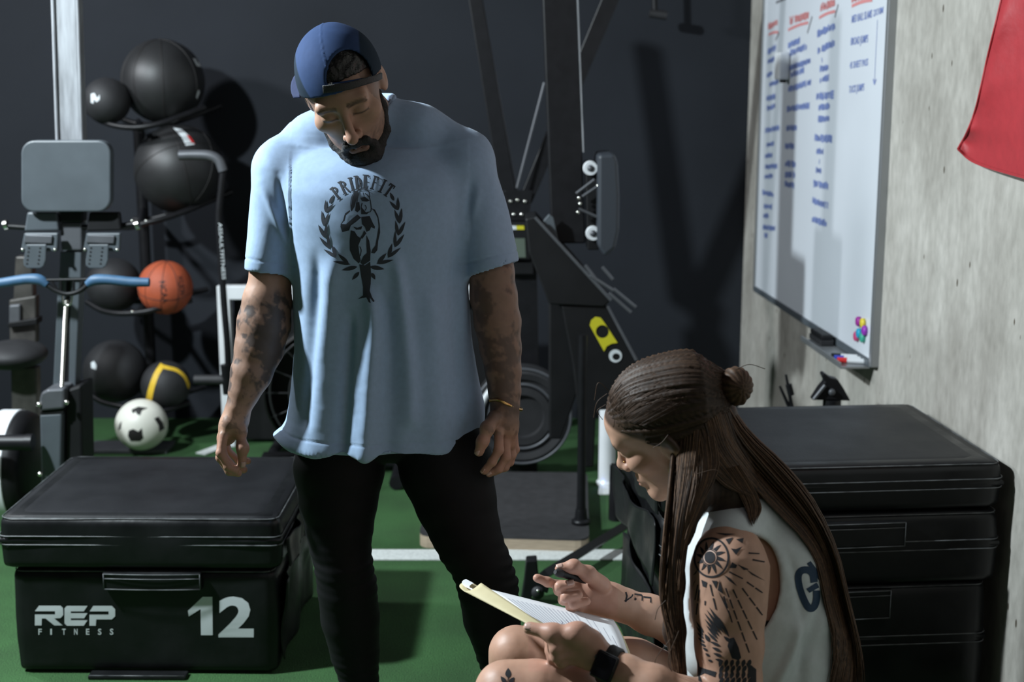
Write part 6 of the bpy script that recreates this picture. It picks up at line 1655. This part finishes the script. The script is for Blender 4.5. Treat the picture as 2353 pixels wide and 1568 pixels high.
# the body of the loose hair
hv = Vol((0.12, 1.98, 0.5), (0.66, 2.5, 1.15), 0.0042)
chain(hv, [(wl((0.0, 0.05, -0.01)), 0.068), (P(1640, 1075, 2.27), 0.062), (P(1668, 1120, 2.26), 0.055)], 0.03)
chain(hv, [(P(1585, 1060, 2.225), 0.016), (P(1568, 1130, 2.205), 0.017), (P(1556, 1220, 2.185), 0.018), (P(1546, 1340, 2.16), 0.017), (P(1550, 1450, 2.145), 0.016), (P(1566, 1590, 2.13), 0.012)], 0.02)
chain(hv, [(P(1615, 1045, 2.235), 0.03), (P(1600, 1130, 2.205), 0.026), (P(1566, 1220, 2.18), 0.018)], 0.02)
V, Fc = hv.mesh(2); g_ = np.sin(proj(V)[0] * 0.5 + 4 * fnoise(V * [1, 1, 0.15], 20, 9, 2)); V = V + vnormals(V, Fc) * (0.0004 * g_)[:, None]
hm = mesh_obj('hair_mass', V, Fc, M['hair_w'], wom); tc_l = np.clip(0.3 + 0.2 * g_, 0, 1)[:, None]; set_colors(hm, np.array([0.018, 0.01, 0.0065]) * (1 - tc_l) + np.array([0.06, 0.033, 0.02]) * tc_l)
MB_ = bvh_of((V, Fc))
R2 = np.random.default_rng(12)
def strands(name, A, B, n, r, jit=4.0, follow=None, lift=0.004, spread=0.012, seg=15, cut=(0.75, 1.0), bright=0.0):
    """n locks interpolated between guide paths A and B [(px,py,Y)...]; laid just over the surfaces in follow"""
    A = smooth_path(np.array(A, float), 6); B = smooth_path(np.array(B, float), 6)
    ta = np.linspace(0, 1, len(A)); tb = np.linspace(0, 1, len(B)); VV, FF, CC, base = [], [], [], 0
    for k in range(n):
        m = R2.random(); end = R2.uniform(*cut); t = np.linspace(0, end, seg)
        a = np.stack([np.interp(t, ta, A[:, i]) for i in range(3)], 1); b = np.stack([np.interp(t, tb, B[:, i]) for i in range(3)], 1)
        p = a * (1 - m) + b * m
        ph = R2.uniform(0, 6.28); am = R2.normal(0, jit) ; p[:, 0] += am * np.sin(t * R2.uniform(2, 7) + ph) * t + R2.normal(0, jit * 0.4); p[:, 2] += R2.normal(0, spread * 0.5)
        W3 = []
        for (x, y, Yd) in p:
            pt = P(x, y, Yd)
            if follow:
                d = Vector(ray(x, y)).normalized(); best = None
                for fb_ in follow:
                    hh = fb_.ray_cast(Vector(CAM), d)
                    if hh[0] is not None and (best is None or hh[3] < best): best = hh[3]
                if best is not None:
                    s_ = best - lift - abs(R2.normal(0, 0.0012)); cur = float(np.linalg.norm(pt - CAM))
                    if abs(cur - s_) < 0.2: pt = CAM + np.array(d) * s_
            W3.append(pt)
        W3 = np.array(W3)
        if follow:
            dp = np.linalg.norm(W3 - CAM, axis=1); dr = (W3 - CAM) / dp[:, None]
            for _ in range(10): dp[1:-1] = 0.25 * dp[:-2] + 0.5 * dp[1:-1] + 0.25 * dp[2:]
            W3 = CAM + dr * dp[:, None]
        rad = r * R2.uniform(0.6, 1.3) * np.clip(np.minimum(1, (1 - t / end) * 5 + 0.12), 0, 1)
        v, f = tube_vf(W3, rad, 4, cap=False, flat=0.6); VV.append(v); FF += [[i + base for i in q_] for q_ in f]; base += len(v)
        tt = np.clip(R2.normal(0.35 + bright, 0.24), 0, 1.3); CC.append(np.tile(np.array([0.02, 0.011, 0.007]) * (1 - tt) + np.array([0.15, 0.08, 0.043]) * tt, (len(v), 1)))
    o = mesh_obj(name, np.concatenate(VV), np.array(FF), M['hair_w'], wom); set_colors(o, np.concatenate(CC)); tag(o, None, None, None, 'stuff'); return o
fol = [TK, WB, MB_]
strands('hair_front', [(1548, 1000, 2.215), (1536, 1130, 2.18), (1526, 1250, 2.15), (1522, 1370, 2.13), (1545, 1480, 2.11), (1560, 1600, 2.1)], [(1605, 975, 2.2), (1594, 1090, 2.17), (1572, 1200, 2.15), (1558, 1330, 2.13), (1562, 1450, 2.11), (1580, 1600, 2.09)], 700, 0.0013, follow=[MB_], lift=0.006)
strands('hair_front', [(1590, 1010, 2.2), (1596, 1090, 2.18), (1580, 1190, 2.15), (1566, 1300, 2.13), (1560, 1420, 2.11)], [(1640, 1000, 2.2), (1648, 1080, 2.19), (1605, 1165, 2.165), (1572, 1250, 2.13), (1562, 1360, 2.11)], 460, 0.0013, follow=[MB_, TK], lift=0.006, cut=(0.7, 1.0), bright=0.1)
strands('hair_back', [(1640, 905, 2.25), (1660, 1000, 2.24), (1705, 1085, 2.22), (1775, 1165, 2.2), (1840, 1228, 2.19), (1880, 1290, 2.2), (1900, 1380, 2.2), (1922, 1490, 2.2), (1895, 1620, 2.2)], [(1660, 905, 2.27), (1720, 990, 2.27), (1800, 1065, 2.28), (1868, 1150, 2.28), (1920, 1260, 2.28), (1950, 1380, 2.28), (1978, 1500, 2.28), (1985, 1600, 2.28)], 1300, 0.0015, follow=fol, lift=0.007, spread=0.02, cut=(0.82, 1.0), bright=0.08)
strands('hair_back', [(1600, 1000, 2.2), (1620, 1060, 2.19), (1660, 1110, 2.18), (1710, 1140, 2.18)], [(1660, 920, 2.24), (1690, 1010, 2.22), (1740, 1080, 2.22), (1800, 1160, 2.2)], 460, 0.0015, follow=fol, lift=0.006, cut=(0.9, 1.0))
strands('hair_lock', [(1660, 1080, 2.17), (1690, 1120, 2.16), (1712, 1160, 2.15), (1728, 1212, 2.145)], [(1700, 1070, 2.18), (1730, 1120, 2.17), (1748, 1165, 2.16), (1735, 1205, 2.15)], 110, 0.0012, follow=fol, lift=0.005, jit=2, cut=(0.85, 1.0), bright=0.25)
# combed strands on the scalp
VV, FF, CC, base = [], [], [], 0
for k in range(700):
    p0 = random.uniform(-1.9, 1.9)
    s0 = cen + np.array([math.sin(p0) * 0.082, -0.098 + 0.075 * (abs(p0) / 1.9) ** 2.2, 0.034 + 0.048 * math.cos(p0 * 0.9)])
    pts_ = []
    for t in np.linspace(0.03, 0.97, 12):
        a = s0 * (1 - t) + tl_l * t; d = a - cen; d = d / (np.linalg.norm(d) + 1e-9)
        w = WO + WA @ cen; dd = Vector(WA @ d); hh = HB.ray_cast(Vector(w) + dd * 0.2, -dd)
        if hh[0] is not None: pts_.append(np.array(hh[0]) + np.array(dd) * (0.0004 + 0.0008 * random.random()))
    if len(pts_) < 8: continue
    pts_ = np.array(pts_); pts_[1:-1] = 0.25 * pts_[:-2] + 0.5 * pts_[1:-1] + 0.25 * pts_[2:]
    v, f = tube_vf(pts_, 0.0008 * np.sin(np.linspace(0.25, 2.9, len(pts_))), 4, cap=False); VV.append(v); FF += [[i + base for i in q_] for q_ in f]; base += len(v)
    tt = random.uniform(0.1, 0.8); CC.append(np.tile(np.array([0.02, 0.011, 0.007]) * (1 - tt) + np.array([0.08, 0.043, 0.025]) * tt, (len(v), 1)))
o = mesh_obj('combed_hair', np.concatenate(VV), np.array(FF), M['hair_w'], wom); set_colors(o, np.concatenate(CC)); tag(o, None, None, None, 'stuff')
VV, FF, base = [], [], 0
for pl in ([(1400, 900, 2.26), (1375, 880, 2.26), (1366, 920, 2.26)], [(1392, 930, 2.27), (1372, 945, 2.27), (1385, 965, 2.27)], [(1395, 905, 2.25), (1372, 925, 2.25), (1364, 960, 2.25)], [(1690, 850, 2.24), (1722, 838, 2.24), (1758, 848, 2.24)], [(1600, 1090, 2.17), (1640, 1080, 2.165), (1660, 1090, 2.16)],
           [(1535, 1000, 2.2), (1520, 1018, 2.2), (1500, 1030, 2.205)], [(1540, 1470, 2.1), (1505, 1520, 2.1), (1520, 1560, 2.1)], [(1560, 1450, 2.1), (1535, 1520, 2.09), (1560, 1566, 2.09)], [(1530, 1380, 2.12), (1512, 1400, 2.12), (1505, 1425, 2.12)]):
    v, f = tube_vf(smooth_path([P(*a) for a in pl], 6), 0.0006, 4, cap=False); VV.append(v); FF += [[i + base for i in q_] for q_ in f]; base += len(v)
o = mesh_obj('stray_hair', np.concatenate(VV), np.array(FF), M['hair_w'], wom); set_colors(o, np.tile([0.06, 0.034, 0.02], (base, 1))); tag(o, None, None, None, 'stuff')

# ------------------------------------------------------------------ folder, sheets, marker
M['manila'] = mat('manila_card', (0.52, 0.45, 0.27), 0.7, noise=0.04, nscale=30); M['paper'] = mat('white_paper', (0.78, 0.79, 0.82), 0.7); M['printline'] = mat('grey_table_print', (0.5, 0.51, 0.56), 0.75); M['pencil'] = mat('pencil_marks', (0.25, 0.22, 0.3), 0.8)
fo = thing('folder', P(1240, 1430, 2.27) - [0, 0, 0.03], 'manila folder folded open, held on the lap of the seated woman', 'folder')
def sheet(name, C4, m, parent, bow=0.0, n=12, thick=0.0006, up=0.0):
    a, b, c, d = [np.asarray(p_, float) for p_ in C4]; V = []
    nn = np.cross(b - a, d - a); nn /= np.linalg.norm(nn)
    if nn[2] < 0: nn = -nn
    for j in range(n):
        for i in range(n):
            u, w = i / (n - 1), j / (n - 1); V.append((a * (1 - u) + b * u) * (1 - w) + (d * (1 - u) + c * u) * w + nn * (bow * math.sin(math.pi * w) + up))
    f = [[j * n + i, j * n + i + 1, (j + 1) * n + i + 1, (j + 1) * n + i] for j in range(n - 1) for i in range(n - 1)]
    o = mesh_obj(name, V, f, m, parent); o.modifiers.new('s', 'SOLIDIFY').thickness = thick; return np.array(V), f
C4 = [P(1112, 1352, 2.4), P(1410, 1426, 2.38), P(1446, 1512, 2.19), P(1250, 1450, 2.165)]
cc4 = np.mean(C4, 0)
pg = thing('paper_sheet', cc4 - [0, 0, 0.01], 'white printed sheet with table rows lying in the open folder', 'paper')
psv, psf = sheet('sheet', C4, M['paper'], pg, 0.004)
PB = bvh_of((psv, psf))
C4b = [p_ - np.array([0, 0, 0.005]) for p_ in (P(1108, 1352, 2.405), P(1416, 1428, 2.385), P(1455, 1516, 2.195), P(1252, 1454, 2.17))]
sheet('back_cover', C4b, M['manila'], fo, 0.003, thick=0.001)
A0, A1, A2, A3 = [np.array(p_) for p_ in ((1150, 1369), (1405, 1428), (1440, 1505), (1262, 1452))]
def bil(u, w): return tuple((A0 * (1 - u) + A1 * u) * (1 - w) + (A3 * (1 - u) + A2 * u) * w)
for i in range(16):
    u0 = 0.03 + i * 0.041; decal('table_row', [[bil(u0, 0.06), bil(u0 + 0.02, 0.06), bil(u0 + 0.02, 0.95), bil(u0, 0.95)]], PB, M['printline'], pg, 14, 0.0009)
for u0, w0, w1 in ((0.74, 0.1, 0.75), (0.8, 0.15, 0.9), (0.87, 0.3, 0.7), (0.92, 0.5, 0.9)): decal('table_line', [[bil(u0, w0), bil(u0 + 0.004, w0), bil(u0 + 0.004, w1), bil(u0, w1)]], PB, M['pencil'], pg, 10, 0.0009)
for pl in ([(1288, 1428), (1292, 1432), (1290, 1438), (1296, 1436)], [(1300, 1426), (1306, 1432), (1304, 1438)], [(1262, 1440), (1268, 1441), (1272, 1445)]): decal('pencil_mark', [stroke(pl, 1.6)], PB, M['pencil'], pg, 3, 0.001)
sec0 = [(1080, 1336, 2.43), (1062, 1340, 2.40), (1056, 1348, 2.37), (1068, 1359, 2.345), (1086, 1356, 2.335), (1106, 1341, 2.345)]
sec1 = [(1262, 1440, 2.19), (1248, 1440, 2.18), (1236, 1441, 2.17), (1236, 1446, 2.16), (1250, 1449, 2.155), (1266, 1449, 2.16)]
s0 = smooth_path([P(*a) for a in sec0], 4); s1 = smooth_path([P(*a) for a in sec1], 4); n = 20; V = []
for t in np.linspace(0, 1, n): V += list(s0 * (1 - t) + s1 * t)
m_ = len(s0); f = [[j * m_ + i, j * m_ + i + 1, (j + 1) * m_ + i + 1, (j + 1) * m_ + i] for j in range(n - 1) for i in range(m_ - 1)]
o = mesh_obj('front_cover', V, f, M['manila'], fo); o.modifiers.new('s', 'SOLIDIFY').thickness = 0.0012
V2 = [v_ + np.array([0.004, 0.006, 0.004]) for v_ in V]; V2 = [V2[j * m_ + i] for j in range(3) for i in range(3, 15)]
f2 = [[j * 12 + i, j * 12 + i + 1, (j + 1) * 12 + i + 1, (j + 1) * 12 + i] for j in range(2) for i in range(11)]
mesh_obj('inner_sheet', V2, f2, M['paper'], fo)
mk = thing('marker_pen', P(1300, 1325, 2.36), 'short black marker pen held between finger and thumb', 'pen')
a_, b_ = P(1328, 1329, 2.385), P(1279, 1316, 2.352); d_ = (b_ - a_) / np.linalg.norm(b_ - a_)
tube('barrel', [a_ - d_ * 0.02, b_ - d_ * 0.012], 0.0072, M['black'], mk); tube('cap', [b_ - d_ * 0.012, b_ - d_ * 0.002, b_ + d_ * 0.004], [0.0078, 0.0074, 0.004], M['rubber'], mk)

# what she sits on, and her shoes, below the frame
st_c = np.array([P(1790, 1690, 2.32)[0] + 0.06, 2.34, 0.0])
plyo('plyo_box', st_c, 0.1, 0.55, 0.5, 0.27, 'black vinyl plyo box under the seated woman', None, 9, band=False)
for Yk_ , kn in ((2.5, farL[0]), (2.22, nearL[0])):
    x0 = kn[0][0] - 0.02; sv = Vol([x0 - 0.26, Yk_ - 0.09, 0.0], [x0 + 0.12, Yk_ + 0.09, 0.16], 0.005)
    sv.add(cone([x0 + 0.01, Yk_, 0.06], [x0 - 0.15, Yk_, 0.045], 0.045, 0.042), 0.03); sv.add(cone([x0, Yk_, 0.1], [x0, Yk_, 0.05], 0.044, 0.045), 0.03)
    sv.apply((lambda g: 0.004 - g[..., 2], np.array([x0 - 0.3, Yk_ - 0.1, -0.02]), np.array([x0 + 0.2, Yk_ + 0.1, 0.2])), 0.01, 'and')
    v, f = sv.mesh(1); mesh_obj('shoe', v, f, M['white'], wom)
